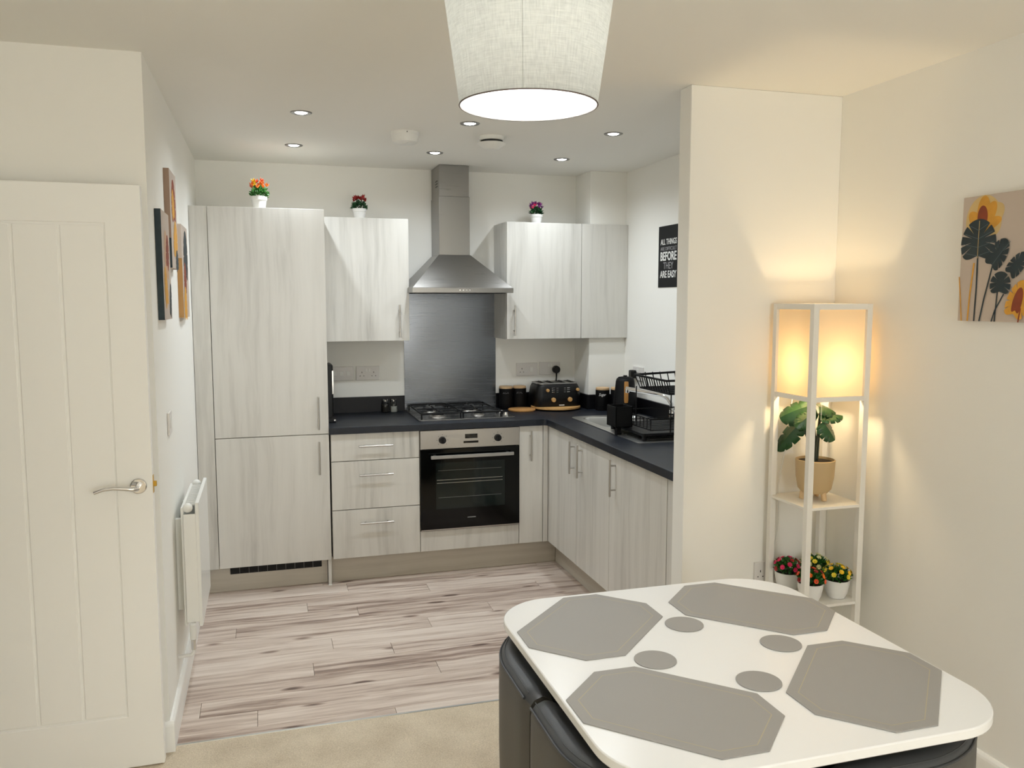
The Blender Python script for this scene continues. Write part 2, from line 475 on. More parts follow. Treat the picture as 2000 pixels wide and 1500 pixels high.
# laminate: each board is a part of the kitchen floor
fl = struct('floor_kitchen', MB().box(XL, XR, -1.578, YB, -0.03, -0.008), M['gap'])
random.seed(11)
W = 0.128; PL = 1.28
joint = {2: -0.16, 3: 0.09, 4: -0.51, 5: 0.42, 6: -0.07, 7: 0.195, 8: -0.17, 9: 0.36, 10: -0.62, 11: -0.403, 12: 0.12}
y_hi = 0.015 + W
for r in range(-1, 13):
    y1 = 0.015 - r * W; y0 = y1 - W
    y0 = max(y0, -1.578)
    if y1 - y0 < 0.01: continue
    j = joint.get(r, random.uniform(-0.6, 0.6))
    x = j - PL * 2
    while x < 1.40:
        a, b = max(x, XL), min(x + PL, 1.40)
        if b - a > 0.02:
            mb = MB().box(-(b - a) / 2 + 0.0007, (b - a) / 2 - 0.0007, -(y1 - y0) / 2 + 0.0006, (y1 - y0) / 2 - 0.0006, -0.0075, 0.0)
            o = obj('plank', mb, M['lam'], None, bevel=0.0008, seg=1)
            o.parent = fl; o.location = ((a + b) / 2, (y1 + y0) / 2, 0)
        x += PL
struct('trim_1', MB().rings([[(x, -1.592, -0.002), (x, -1.572, -0.002), (x, -1.574, 0.003), (x, -1.582, 0.0065), (x, -1.590, 0.006)] for x in (XL + 0.018, XS - 0.017)]), M['sinksteel'])

# skirting boards
def skirt(name, p0, p1, nrm, h=0.115, t=0.016):
    p0, p1, n = Vector((*p0, 0)), Vector((*p1, 0)), Vector((*nrm, 0))
    prof = [(0, 0), (t, 0), (t, h * 0.86), (t * 0.85, h * 0.93), (t * 0.45, h), (0, h)]
    return struct(name, MB().rings([[tuple(p + n * a + Vector((0, 0, b))) for a, b in prof] for p in (p0, p1)]), M['gloss'])
skirt('baseboard_left', (XL, YN), (XL, 0.066), (1, 0))
skirt('baseboard_front_left', (XLD, YN), (XL + 0.016, YN), (0, -1))
skirt('baseboard_right', (XR, YE), (XR, YS), (-1, 0))
skirt('baseboard_partition', (XS - 0.016, YS), (XR, YS), (0, -1))
skirt('baseboard_partition_end', (XS, YS), (XS, YSB), (-1, 0))
skirt('baseboard_left_dining', (XLD, YE), (XLD, -2.57), (1, 0))
skirt('baseboard_rear', (XLD, YE), (XR, YE), (0, 1))

# door frame in the dining left wall and the open door folded back against the wall
tr = MB()
tr.box(XLD - 0.005, XLD + 0.018, -2.57, -2.50, 0, 2.07).box(XLD - 0.005, XLD + 0.018, -1.70, -1.632, 0, 2.07).box(XLD - 0.005, XLD + 0.018, -2.57, -1.632, 2.0, 2.07)
struct('trim_2', tr, M['gloss'], bevel=0.004)

DX1, DX0, DY1, DY0 = -0.711, -1.473, -1.665, -1.705   # latch edge, hinge edge, back, front
door = tag(thing('door_1', None, None, (DX0, DY0 + 0.02, 0.008)), kind='structure')
zt = 1.986
obj('door_core', MB().box(DX0, DX1, DY0 + 0.006, DY1, 0.008, zt), M['gloss'], door, bevel=0.002)
def dpart(name, x0, x1, z0, z1):
    return obj(name, MB().box(x0, x1, DY0, DY0 + 0.008, z0, z1), M['gloss'], door, bevel=0.0022)
PX0, PX1, PZ0, PZ1 = DX0 + 0.110, DX1 - 0.110, 0.192, 1.862
fr = MB()
oq = [(DX0, 0.008), (DX1, 0.008), (DX1, zt), (DX0, zt)]; iq = [(PX0, PZ0), (PX1, PZ0), (PX1, PZ1), (PX0, PZ1)]
fr.rings([[(x, y, z) for x, z in q] for q, y in ((oq, DY0 + 0.008), (oq, DY0), (iq, DY0), (iq, DY0 + 0.008))], cap=False)
obj('door_frame', fr, M['gloss'], door, bevel=0.0022)
nb = 4; bw = (PX1 - PX0) / nb
for i in range(nb):
    obj('panel_board', MB().box(PX0 + i * bw + 0.0035, PX0 + (i + 1) * bw - 0.0035, DY0 + 0.0015, DY0 + 0.008, PZ0 + 0.007, PZ1 - 0.007), M['gloss'], door, bevel=0.003)
hx, hz = -0.754, 0.994
h = obj('door_handle', MB().cyl((hx, DY0, hz), (hx, DY0 - 0.010, hz), 0.027, 0.026, 32), M['chrome'], door, bevel=0.003, smooth=True)
tag(h, 'chrome lever handle on a round rose')
hp = [(hx, DY0 - 0.006, hz), (hx, DY0 - 0.046, hz - 0.001), (hx - 0.012, DY0 - 0.055, hz), (hx - 0.035, DY0 - 0.056, hz + 0.004), (hx - 0.07, DY0 - 0.055, hz + 0.007), (hx - 0.10, DY0 - 0.053, hz + 0.004), (hx - 0.128, DY0 - 0.05, hz - 0.006)]
obj('lever', MB().tube(hp, [0.009, 0.009, 0.0085, 0.0075, 0.007, 0.0065, 0.006], 12), M['chrome'], h, smooth=True)
obj('latch_plate', MB().box(DX1 - 0.001, DX1 + 0.0015, DY0 + 0.009, DY0 + 0.031, 0.965, 1.025), M['brass'], door)
obj('latch_bolt', MB().box(DX1, DX1 + 0.011, DY0 + 0.013, DY0 + 0.027, 0.986, 1.004), M['brass'], door, bevel=0.002)
for z in (0.25, 1.0, 1.75):
    obj('hinge', MB().cyl((DX0 - 0.006, DY1 - 0.02, z), (DX0 - 0.006, DY1 - 0.02, z + 0.09), 0.006), M['chrome'], door, smooth=True)

# ------------------------------------------------------------------ ceiling fittings
dl_names = {(-0.155, -0.845): 'round recessed downlight farthest forward on the left of the kitchen ceiling',
            (-0.160, -0.040): 'round recessed downlight just in front of the tall cupboard top',
            (0.605, -0.835): 'round recessed downlight beside the lampshade, between the two ceiling alarms',
            (0.600, -0.030): 'round recessed downlight just in front of the cooker hood chimney',
            (1.340, -0.800): 'round recessed downlight nearest the partition wall',
            (1.350, -0.025): 'round recessed downlight above the wall cupboards right of the hood'}
first = None
for (x, y), lab in dl_names.items():
    t = thing('downlight', lab, 'downlight', (x, y, ZC), 0, 'recessed kitchen downlights')
    if first is None:
        a = obj('bezel', MB().lathe([(0.028, 0.0), (0.028, -0.0015), (0.034, -0.004), (0.044, -0.004), (0.047, -0.0008), (0.047, 0.0)], seg=36, cap=False), M['bezel'], t, smooth=True, local=True)
        b = obj('lamp', MB().lathe([(0.027, -0.001), (0.02, -0.0045), (0.001, -0.006)], seg=28), M['lit'], t, smooth=True, local=True)
        first = (a, b)
    else:
        for o in first: link_copy(o, t)
    ld = bpy.data.lights.new('downlight_beam', 'SPOT')
    ld.energy = POWER_DOWNLIGHT; ld.color = COL_DOWN; ld.spot_size = math.radians(158); ld.spot_blend = 0.9; ld.shadow_soft_size = 0.022
    lo = bpy.data.objects.new('downlight_beam', ld); COL.objects.link(lo)
    lo.location = (x, y, ZC - 0.012)

t = thing('smoke_alarm', 'white drum-shaped smoke alarm on the ceiling with a small round button', 'smoke alarm', (0.349, -0.545, ZC))
obj('body', MB().lathe([(0.068, 0), (0.068, -0.012), (0.066, -0.014), (0.066, -0.017), (0.062, -0.048), (0.056, -0.053), (0.001, -0.053)], seg=40), M['white'], t, smooth=True, local=True)
obj('test_button', MB().lathe([(0.014, -0.052), (0.014, -0.056), (0.011, -0.058), (0.001, -0.058)], c=(0.0, -0.02, 0), seg=20), M['white'], t, smooth=True, local=True)
obj('indicator', MB().box(-0.002, 0.002, -0.0685, -0.066, -0.012, -0.006), M['socket_dark'], t, local=True)
t = thing('heat_detector', 'white cone-shaped detector on the ceiling with a dark ring', 'detector', (0.785, -0.555, ZC))
obj('base', MB().lathe([(0.062, 0), (0.062, -0.018), (0.050, -0.022), (0.001, -0.022)], seg=40), M['white'], t, smooth=True, local=True)
obj('dark_ring', MB().lathe([(0.056, -0.019), (0.056, -0.032), (0.001, -0.032)], seg=40), M['black'], t, smooth=True, local=True)
obj('cone', MB().lathe([(0.070, -0.031), (0.074, -0.034), (0.071, -0.037), (0.036, -0.060), (0.028, -0.064), (0.001, -0.064)], seg=40), M['white'], t, smooth=True, local=True)

# pendant lamp over the dining side
lc = Vector((0.211, -2.978, 2.018))
pt = thing('pendant_lamp', 'large tapered linen drum lampshade hanging lit from the ceiling', 'pendant lamp', (lc.x, lc.y, ZC))
RB, RT, HS = 0.1446, 0.1835, 0.275
sh = MB(); rs = []
n = 64
for r, z in ((RB, 0), (RB + (RT - RB) * 0.5, HS * 0.5), (RT, HS)):
    rs.append([(lc.x + r * math.cos(2 * PI * i / n), lc.y + r * math.sin(2 * PI * i / n), lc.z + z) for i in range(n)])
sh.rings(rs, cap=False)
so = obj('lamp_shade', sh, M['shade'], pt, smooth=True)
md = so.modifiers.new('solid', 'SOLIDIFY'); md.thickness = 0.0012; md.offset = -1
rim = [(lc.x + (RB + 0.0003) * math.cos(a), lc.y + (RB + 0.0003) * math.sin(a), lc.z + 0.0012) for a in [2 * PI * i / 64 for i in range(65)]]
obj('rim_trim', MB().tube(rim, 0.0016, 6, cap=False), plain('taupe_trim', C(96, 84, 80), 0.6), pt, smooth=True)
ang = -1.95
sx, sy = math.cos(ang), math.sin(ang)
obj('seam', MB().tube([(lc.x + (RB + 0.0006) * sx, lc.y + (RB + 0.0006) * sy, lc.z + 0.002), (lc.x + (RT + 0.0006) * sx, lc.y + (RT + 0.0006) * sy, lc.z + HS)], 0.0004, 6), M['shade'], pt)
for k in range(3):
    a = 2 * PI * k / 3 + 0.4
    obj('shade_spoke', MB().tube([(lc.x + 0.02 * math.cos(a), lc.y + 0.02 * math.sin(a), lc.z + HS - 0.03), (lc.x + RT * 0.98 * math.cos(a), lc.y + RT * 0.98 * math.sin(a), lc.z + HS - 0.003)], 0.0015, 6), M['white_metal'], pt)
obj('lamp_holder', MB().cyl((lc.x, lc.y, lc.z + HS - 0.09), (lc.x, lc.y, lc.z + HS - 0.01), 0.021), M['white'], pt, bevel=0.003, smooth=True)
obj('cable', MB().cyl((lc.x, lc.y, lc.z + HS - 0.012), (lc.x, lc.y, ZC - 0.02), 0.0035), M['white'], pt)
obj('ceiling_rose', MB().lathe([(0.045, 0), (0.042, -0.016), (0.02, -0.024), (0.001, -0.024)], c=(lc.x, lc.y, ZC)), M['white'], pt, smooth=True)
obj('bulb', MB().sphere((lc.x, lc.y, lc.z + 0.135), 0.034, 1, 1, 1), M['bulbw'], pt, smooth=True)

# ------------------------------------------------------------------ kitchen: cabinets
ZB, ZTOP, ZW = 0.151, 0.8687, 0.907
XRD = 1.283
def handle(parent, p0, p1, out, r=0.0055, stand=0.030, inset=0.032):
    """bar handle from p0 to p1 standing off the front by `stand` along `out`"""
    p0, p1, out = Vector(p0), Vector(p1), Vector(out)
    d = (p1 - p0).normalized()
    hb = obj('handle', MB().cyl(p0 + out * stand, p1 + out * stand, r, seg=14), M['nickel'], parent, bevel=0.001, smooth=True)
    for q in (p0 + d * inset, p1 - d * inset):
        obj('handle_post', MB().cyl(q, q + out * stand, r * 0.8, seg=10), M['nickel'], hb)
    return hb
G = 0.0016
def front(parent, name, x0, x1, z0, z1, y=0.0, t=0.018):
    return obj(name, MB().box(x0 + G, x1 - G, y, y + t, z0 + G, z1 - G), M['cab'], parent, bevel=0.0012)

# tall larder unit
tall = thing('tall_cupboard', 'tall two-door whitewashed wood fridge cupboard reaching above head height by the left wall', 'cupboard', (-0.35, 0.3, 0))
obj('body', MB().box(-0.607, -0.009, 0.0195, YB - 0.002, ZB + 0.003, 2.098), M['carc'], tall)
obj('end_panel', MB().box(-0.0265, -0.0075, 0.0195, YB - 0.002, 0.002, 2.10), M['cab'], tall)
obj('filler_panel', MB().box(XL + 0.002, -0.6095, 0.002, 0.020, ZB, 2.1035), M['cab'], tall, bevel=0.001)
d1 = front(tall, 'door', -0.608, -0.007, 0.8715, 2.1046)
d2 = front(tall, 'door', -0.608, -0.007, ZB, 0.8705)
handle(d1, (-0.064, 0, 0.901), (-0.064, 0, 1.085), (0, -1, 0))
handle(d2, (-0.064, 0, 0.648), (-0.064, 0, 0.834), (0, -1, 0))
gr = obj('vent_grille', MB().box(-0.556, -0.060, 0.0605, 0.0665, 0.098, 0.147), M['black'], tall, bevel=0.002)
for i in range(9):
    x = -0.556 + 0.496 * (i + 1) / 10
    obj('grille_bar', MB().box(x - 0.001, x + 0.001, 0.0592, 0.0608, 0.101, 0.145), M['mark'], gr)
for z in (0.107, 0.115, 0.123, 0.131, 0.139):
    obj('grille_slat', MB().box(-0.553, -0.063, 0.0593, 0.0608, z - 0.0012, z + 0.0012), M['blackm'], gr)
leg = obj('support_post', MB().box(-0.0245, -0.0105, 0.012, 0.0185, 0.006, ZB - 0.001), M['cab'], tall)
obj('foot', MB().box(-0.028, -0.007, 0.010, 0.0185, 0.0, 0.006), M['white'], leg)

# base units on the back wall
dr = thing('drawer_unit', 'three-drawer whitewashed wood base cabinet between tall cupboard and oven', 'drawer unit', (0.25, 0.3, 0))
obj('body', MB().box(0.001, 0.499, 0.0195, 0.57, ZB, ZTOP - 0.001), M['carc'], dr)
for z0, z1, hz in ((0.7115, ZTOP, 0.796), (0.4325, 0.7105, 0.6305), (ZB, 0.4315, 0.3535)):
    f = front(dr, 'drawer_front', 0.0, 0.5, z0, z1)
    handle(f, (0.153, 0, hz), (0.345, 0, hz), (0, -1, 0))

nc = thing('pull_out_cupboard', 'narrow one-door whitewashed wood base cabinet right of the oven', 'cupboard', (1.175, 0.3, 0))
obj('body', MB().box(1.102, 1.249, 0.0195, 0.57, ZB, ZTOP - 0.001), M['carc'], nc)
f = front(nc, 'door', 1.1, 1.25, ZB, ZTOP)
handle(f, (1.169, 0, 0.658), (1.169, 0, 0.840), (0, -1, 0))

cp = thing('corner_post', 'narrow whitewashed wood filler in the inner corner of the base cabinets', 'corner panel', (1.268, 0.0, 0))
obj('panel', MB().box(1.252, XRD - 0.001, 0.002, 0.020, ZB, ZTOP - 0.001), M['cab'], cp, bevel=0.001)
obj('return_panel', MB().box(XRD + 0.002, XRD + 0.02, -0.022, 0.019, ZB, ZTOP - 0.001), M['cab'], cp, bevel=0.001)

oh = thing('oven_housing', 'whitewashed wood oven housing with a plain panel beneath the oven', 'cabinet', (0.8, 0.3, 0))
for x in (0.501, 1.084):
    obj('side_panel', MB().box(x, x + 0.015, 0.0195, 0.57, ZB, ZTOP - 0.001), M['carc'], oh)
obj('base_panel', MB().box(0.517, 1.083, 0.0195, 0.57, ZB, 0.262), M['carc'], oh)
obj('lower_panel', MB().box(0.5 + G, 1.1 - G, 0.0, 0.018, ZB + G, 0.2715), M['cab'], oh, bevel=0.0012)

def right_front(parent, y0, y1):
    return obj('door', MB().box(XRD, XRD + 0.018, y0 + G, y1 - G, ZB + G, ZTOP - G), M['cab'], parent, bevel=0.0012)
su = thing('sink_cupboard', 'two-door whitewashed wood base cabinet under the sink', 'cupboard', (1.58, -0.48, 0))
sb = MB(); sb.box(XRD + 0.0195, XR - 0.03, -0.935, -0.92, ZB, ZTOP - 0.001); 
obj('side_panel', sb, M['carc'], su)
obj('side_panel', MB().box(XRD + 0.0205, XR - 0.03, -0.024, -0.009, ZB, 0.72), M['carc'], su)
obj('base_panel', MB().box(XRD + 0.0195, XR - 0.03, -0.919, -0.025, ZB, ZB + 0.018), M['carc'], su)
obj('stretcher', MB().box(XRD + 0.0195, XRD + 0.035, -0.919, -0.025, 0.80, ZTOP - 0.001), M['carc'], su)
f = right_front(su, -0.4797, -0.023); handle(f, (XRD, -0.446, 0.660), (XRD, -0.446, 0.842), (-1, 0, 0))
f = right_front(su, -0.9361, -0.4797); handle(f, (XRD, -0.565, 0.660), (XRD, -0.565, 0.842), (-1, 0, 0))
ru = thing('base_cupboard', 'wide single-door whitewashed wood base cabinet nearest the partition wall', 'cupboard', (1.58, -1.25, 0))
obj('body', MB().box(XRD + 0.0195, XR - 0.03, -1.55, -0.938, ZB, ZTOP - 0.001), M['carc'], ru)
f = right_front(ru, -1.552, -0.9361); handle(f, (XRD, -1.008, 0.660), (XRD, -1.008, 0.844), (-1, 0, 0))
obj('end_panel', MB().box(XRD + 0.002, XRD + 0.02, YSB + 0.001, -1.5545, 0.0, ZTOP - 0.001), M['cab'], ru, bevel=0.001)

# plinths
tag(centre(obj('plinth', MB().box(XL + 0.02, -0.029, 0.067, 0.082, 0.001, ZB - 0.001), M['cabh'])), 'wood plinth board with a black vent under the tall cupboard', 'plinth', 'cabinet plinths')
tag(centre(obj('plinth', MB().box(-0.0055, 1.355, 0.067, 0.082, 0.001, ZB - 0.001), M['cabh'])), 'long plain wood plinth board under the drawers and oven', 'plinth', 'cabinet plinths')
tag(centre(obj('plinth', MB().box(1.356, 1.371, -1.553, 0.066, 0.001, ZB - 0.001), M['cabhy'])), 'wood plinth board under the sink cabinets along the right', 'plinth', 'cabinet plinths')

# worktop (one L-shaped top with the sink cut-out) and upstands
wt = MB()
XF = 1.262; YF = -0.020
wz0, wz1 = ZTOP, ZW
def top_poly():
    o = [(-0.0065, YF), (XF - 0.012, YF), (XF, YF - 0.012), (XF, YSB + 0.001), (XR - 0.001, YSB + 0.001), (XR - 0.001, 0.332), (1.673, 0.332), (1.673, YB - 0.001), (-0.0065, YB - 0.001)]
    return o
outer = top_poly()
hx0, hx1, hy0, hy1 = 1.462, 1.832, -0.475, -0.045
bmw = wt.bm
from mathutils.geometry import tessellate_polygon
hole = rrect(hx0, hx1, hy0, hy1, 0.06, 6)
tess = tessellate_polygon([[Vector((x, y, 0)) for x, y in outer], [Vector((x, y, 0)) for x, y in reversed(hole)]])
pts2 = outer + list(reversed(hole))
vt = [bmw.verts.new((x, y, wz1)) for x, y in pts2]; vb = [bmw.verts.new((x, y, wz0)) for x, y in pts2]
for a, b, c in tess:
    try: bmw.faces.new((vt[a], vt[b], vt[c])); bmw.faces.new((vb[c], vb[b], vb[a]))
    except ValueError: pass
for lo_, hi_ in ((0, len(outer)), (len(outer), len(pts2))):
    k = hi_ - lo_
    for i in range(k):
        a, b = lo_ + i, lo_ + (i + 1) % k
        bmw.faces.new((vb[a], vb[b], vt[b], vt[a]))
o = obj('worktop', wt, M['top'], bevel=0.003)
tag(o, 'dark slate L-shaped kitchen worktop running along two walls', 'worktop')
def upstand(lab, *b): return tag(centre(obj('upstand', MB().box(*b), M['upst'], bevel=0.001)), lab, 'upstand', 'worktop upstands')
upstand('short black upstand behind the salt and pepper shakers', 0.0, 0.512, YB - 0.016, YB - 0.001, ZW + 0.0005, 1.006)
upstand('black upstand behind the toaster and storage tins', 1.118, 1.657, YB - 0.016, YB - 0.001, ZW + 0.0005, 1.002)
upstand('black upstand wrapped round the side of the corner column', 1.658, 1.673, 0.318, YB - 0.017, ZW + 0.0005, 1.002)
upstand('black upstand along the front of the corner column', 1.6735, XR - 0.017, 0.318, 0.332, ZW + 0.0005, 1.002)
upstand('long black upstand along the right wall behind the sink', XR - 0.016, XR - 0.001, YSB + 0.001, 0.317, ZW + 0.0005, 1.002)

# wall units
wl = thing('wall_cupboard', 'single-door whitewashed wood wall cupboard left of the cooker hood', 'wall cupboard', (0.25, 0.45, 1.3694))
obj('body', MB().box(0.0, 0.499, 0.3175, YB - 0.001, 1.372, 2.0935), M['cab'], wl)
f = front(wl, 'door', -0.005, 0.5025, 1.3694, 2.0947, 0.2985)
handle(f, (0.44, 0.2985, 1.392), (0.44, 0.2985, 1.586), (0, -1, 0))
wr = thing('wall_cupboard', 'single-door whitewashed wood wall cupboard right of the cooker hood', 'wall cupboard', (1.36, 0.45, 1.3694))
obj('body', MB().box(1.1095, 1.604, 0.3175, YB - 0.001, 1.3694, 2.0947), M['cab'], wr)
f = front(wr, 'door', 1.1095, 1.6045, 1.3694, 2.0947, 0.2985)
handle(f, (1.157, 0.2985, 1.392), (1.157, 0.2985, 1.582), (0, -1, 0))
wf = thing('wall_panel_unit', 'handleless whitewashed wood panel beside the right wall cupboard, fronting the column', 'cupboard panel', (1.76, 0.31, 1.3694))
obj('panel', MB().box(1.606, XR - 0.001, 0.2985, 0.3165, 1.3694 + G, 2.0947 - G), M['cab'], wf, bevel=0.0012)
obj('backing', MB().box(1.6745, XR - 0.002, 0.317, 0.3325, 1.372, 2.0935), M['carc'], wf)

# ------------------------------------------------------------------ splashback and hood
tag(centre(obj('splashback', MB().box(0.513, 1.117, YB - 0.006, YB - 0.001, ZW + 0.001, 1.66), M['splash'])), 'tall brushed steel splashback behind the hob', 'splashback')
hd = thing('cooker_hood', 'brushed steel chimney cooker hood over the hob', 'cooker hood', (0.795, 0.4, 1.655))
hx0_, hx1_, hy_ = 0.492, 1.105, 0.135
obj('canopy_rim', MB().box(hx0_, hx1_, hy_, YB - 0.0065, 1.657, 1.686), M['steelv'], hd, bevel=0.001)
cx0, cx1, cy_ = 0.697, 0.889, 0.35
cn = MB().hexa([(hx0_ + 0.002, hy_ + 0.002, 1.6865), (hx1_ - 0.002, hy_ + 0.002, 1.6865), (hx1_ - 0.002, YB - 0.0065, 1.6865), (hx0_ + 0.002, YB - 0.0065, 1.6865),
                (cx0 - 0.004, cy_ - 0.004, 1.888), (cx1 + 0.004, cy_ - 0.004, 1.888), (cx1 + 0.004, YB - 0.0065, 1.888), (cx0 - 0.004, YB - 0.0065, 1.888)])
obj('canopy', cn, M['steelv'], hd, bevel=0.0015)
obj('chimney', MB().box(cx0, cx1, cy_, YB - 0.0065, 1.8885, 2.24), M['steelv'], hd, bevel=0.001)
obj('chimney_upper', MB().box(cx0 + 0.003, cx1 - 0.003, cy_ + 0.003, YB - 0.0065, 2.2405, ZC - 0.002), M['steelv'], hd, bevel=0.001)
for i in range(3):
    obj('vent_slot', MB().box(cx0 + 0.0015, cx0 + 0.0035, 0.40, 0.46, 2.30 + i * 0.016, 2.308 + i * 0.016), M['black'], hd)
obj('filter', MB().box(0.53, 1.067, 0.17, 0.56, 1.653, 1.6575), M['black'], hd)
for i in range(4):
    bx = 0.775 + i * 0.020
    obj('button', MB().cyl((bx, hy_ + 0.001, 1.672), (bx, hy_ - 0.004, 1.672), 0.0042, seg=12), M['chrome'], hd, smooth=True)

# ------------------------------------------------------------------ oven
ov = thing('oven', 'built-in single oven with steel control strip and black glass door', 'oven', (0.8, 0.2, 0.2745))
obj('body', MB().box(0.518, 1.082, 0.006, 0.52, 0.2755, 0.866), M['black'], ov)
cpn = obj('control_panel', MB().box(0.503, 1.097, -0.014, 0.005, 0.758, 0.8655), M['ovst'], ov, bevel=0.0012)
for kx in (0.632, 0.964):
    k = obj('knob', MB().lathe([(0.0215, 0), (0.0205, 0.008), (0.019, 0.018), (0.001, 0.018)], seg=28), M['black'], cpn, smooth=True, local=True)
    k.rotation_euler = (PI / 2, 0, 0); k.location = Vector((kx, -0.014, 0.808)) - wloc(ov)
    obj('knob_grip', MB().box(-0.0035, 0.0035, -0.018, 0.018, 0.017, 0.023), M['blackm'], k, bevel=0.001, local=True)
    for a in range(8):
        if a == 4: continue
        an = PI / 2 + a * PI / 4
        q = Vector((kx + 0.032 * math.cos(an), 0, 0.808 + 0.032 * math.sin(an)))
        obj('dial_mark', MB().box(q.x - 0.0022, q.x + 0.0022, -0.0145, -0.0138, q.z - 0.0022, q.z + 0.0022), M['mark'], cpn)
obj('display', MB().box(0.766, 0.841, -0.0155, -0.0138, 0.812, 0.838), M['digit'], cpn)
obj('button_strip', MB().box(0.757, 0.846, -0.0155, -0.0138, 0.784, 0.797), M['digit'], cpn)
od = obj('door', MB().box(0.503, 1.097, -0.016, 0.005, 0.2775, 0.755), M['blackgl'], ov, bevel=0.0015)
obj('window', MB().box(0.592, 1.006, -0.0168, -0.0158, 0.402, 0.675), M['glassdark'], od)
for z in (0.556, 0.574):
    obj('rack_bar', MB().box(0.597, 0.992, -0.0176, -0.0168, z - 0.0012, z + 0.0012), M['nickel'], od)
for z in (0.47, 0.63):
    obj('rack_bar', MB().box(0.605, 0.985, -0.0174, -0.0168, z - 0.0007, z + 0.0007), M['mark'], od)
obj('logo', MB().box(0.778, 0.828, -0.0172, -0.0158, 0.340, 0.346), M['mark'], od)
obj('trim_strip', MB().box(0.503, 1.097, -0.0165, -0.0158, 0.2776, 0.284), M['nickel'], od)
hh = obj('handle', MB().box(0.556, 1.051, -0.062, -0.046, 0.706, 0.726), M['steel'], od, bevel=0.003)
for x in (0.585, 1.022):
    obj('handle_post', MB().box(x - 0.008, x + 0.008, -0.047, -0.0162, 0.709, 0.723), M['steel'], hh)

# ------------------------------------------------------------------ gas hob
hob = thing('gas_hob', 'four-burner steel gas hob with black pan supports', 'hob', (0.81, 0.33, ZW))
obj('tray', MB().prism(rrect(0.516, 1.103, 0.082, 0.572, 0.012, 4), ZW + 0.0005, ZW + 0.0075), M['hobsteel'], hob, bevel=0.002)
bpos = [(0.652, 0.21, 0.040), (0.652, 0.45, 0.030), (0.902, 0.21, 0.030), (0.902, 0.45, 0.050)]
for x, y, r in bpos:
    b = obj('burner', MB().lathe([(r + 0.012, 0.0075), (r + 0.010, 0.012), (r, 0.016), (r, 0.020), (0.001, 0.020)], c=(x, y, ZW)), M['nickel'], hob, smooth=True)
    obj('burner_cap', MB().lathe([(r - 0.003, 0.0202), (r - 0.003, 0.024), (r - 0.007, 0.027), (0.001, 0.027)], c=(x, y, ZW)), M['iron'], b, smooth=True)
for xc in (0.652, 0.902):
    x0, x1, y0, y1 = xc - 0.117, xc + 0.117, 0.11, 0.555
    zt_ = ZW + 0.040
    ps = obj('pan_support', MB().tube([(x0, y0, zt_), (x1, y0, zt_), (x1, y1, zt_), (x0, y1, zt_), (x0, y0, zt_)], 0.0055, 8), M['iron'], hob, smooth=True)
    for yc in (0.21, 0.45):
        for dx, dy in ((1, 0), (-1, 0), (0, 1), (0, -1)):
            ex = (x1 - xc) if dx else 0.105
            e = Vector((xc + dx * 0.115, yc + dy * (0.10 if yc + dy * 0.12 not in () else 0.1), zt_)); s = Vector((xc + dx * 0.030, yc + dy * 0.030, zt_ + 0.003))
            obj('finger', MB().tube([e, e.lerp(s, 0.6) + Vector((0, 0, 0.004)), s], 0.005, 8), M['iron'], ps, smooth=True)
    obj('cross_bar', MB().tube([(x0, 0.33, zt_), (x1, 0.33, zt_)], 0.004, 8), M['iron'], ps)
    for x, y in ((x0, y0), (x1, y0), (x1, y1), (x0, y1)):
        obj('foot', MB().cyl((x, y, ZW + 0.0076), (x, y, zt_), 0.0045, seg=8), M['iron'], ps)
for i in range(4):
    y = 0.16 + i * 0.052
    obj('knob', MB().lathe([(0.018, 0.0078), (0.017, 0.012), (0.0145, 0.027), (0.001, 0.028)], c=(1.062, y, ZW), seg=20), M['black'] if i % 2 else M['chrome'], hob, smooth=True)

# ------------------------------------------------------------------ sink and tap
sk = thing('sink', 'stainless steel inset sink with drainer set into the worktop', 'sink', (1.65, -0.48, ZW))
so_ = rrect(1.420, 1.876, -0.968, 0.004, (0.05, 0.05, 0.02, 0.02), 6)
si = rrect(hx0 + 0.008, hx1 - 0.008, hy0 + 0.008, hy1 - 0.008, 0.055, 6)
rm = MB()
rm.rings([[(x, y, ZW + 0.0008) for x, y in so_], [(x, y, ZW + 0.004) for x, y in so_]], cap=False)
so2 = rrect(1.424, 1.872, -0.964, 0.0, (0.047, 0.047, 0.018, 0.018), 6)
rm.rings([[(x, y, ZW + 0.004) for x, y in so_], [(x, y, ZW + 0.005) for x, y in so2], [(x, y, ZW + 0.0035) for x, y in si]], cap=False)
obj('rim', rm, M['sinksteel'], sk)
bwl = []
for f_, z in ((0, 0.0035), (0.004, -0.005), (0.012, -0.08), (0.02, -0.135), (0.05, -0.15)):
    bwl.append([(x, y, ZW + z) for x, y in rrect(hx0 + 0.008 + f_, hx1 - 0.008 - f_, hy0 + 0.008 + f_, hy1 - 0.008 - f_, 0.055, 6)])
bm_ = MB(); bm_.rings(bwl, cap=False)
bm_.poly(bwl[-1])
obj('bowl', bm_, M['sinksteel'], sk, smooth=True)
obj('waste', MB().lathe([(0.035, 0), (0.035, 0.004), (0.001, 0.004)], c=(1.647, -0.26, ZW - 0.15)), M['chrome'], sk, smooth=True)
for i in range(9):
    y = -0.55 - i * 0.043
    obj('drainer_ridge', MB().tube([(1.47, y, ZW + 0.0045), (1.82, y, ZW + 0.0045)], 0.003, 6), M['sinksteel'], sk, smooth=True)

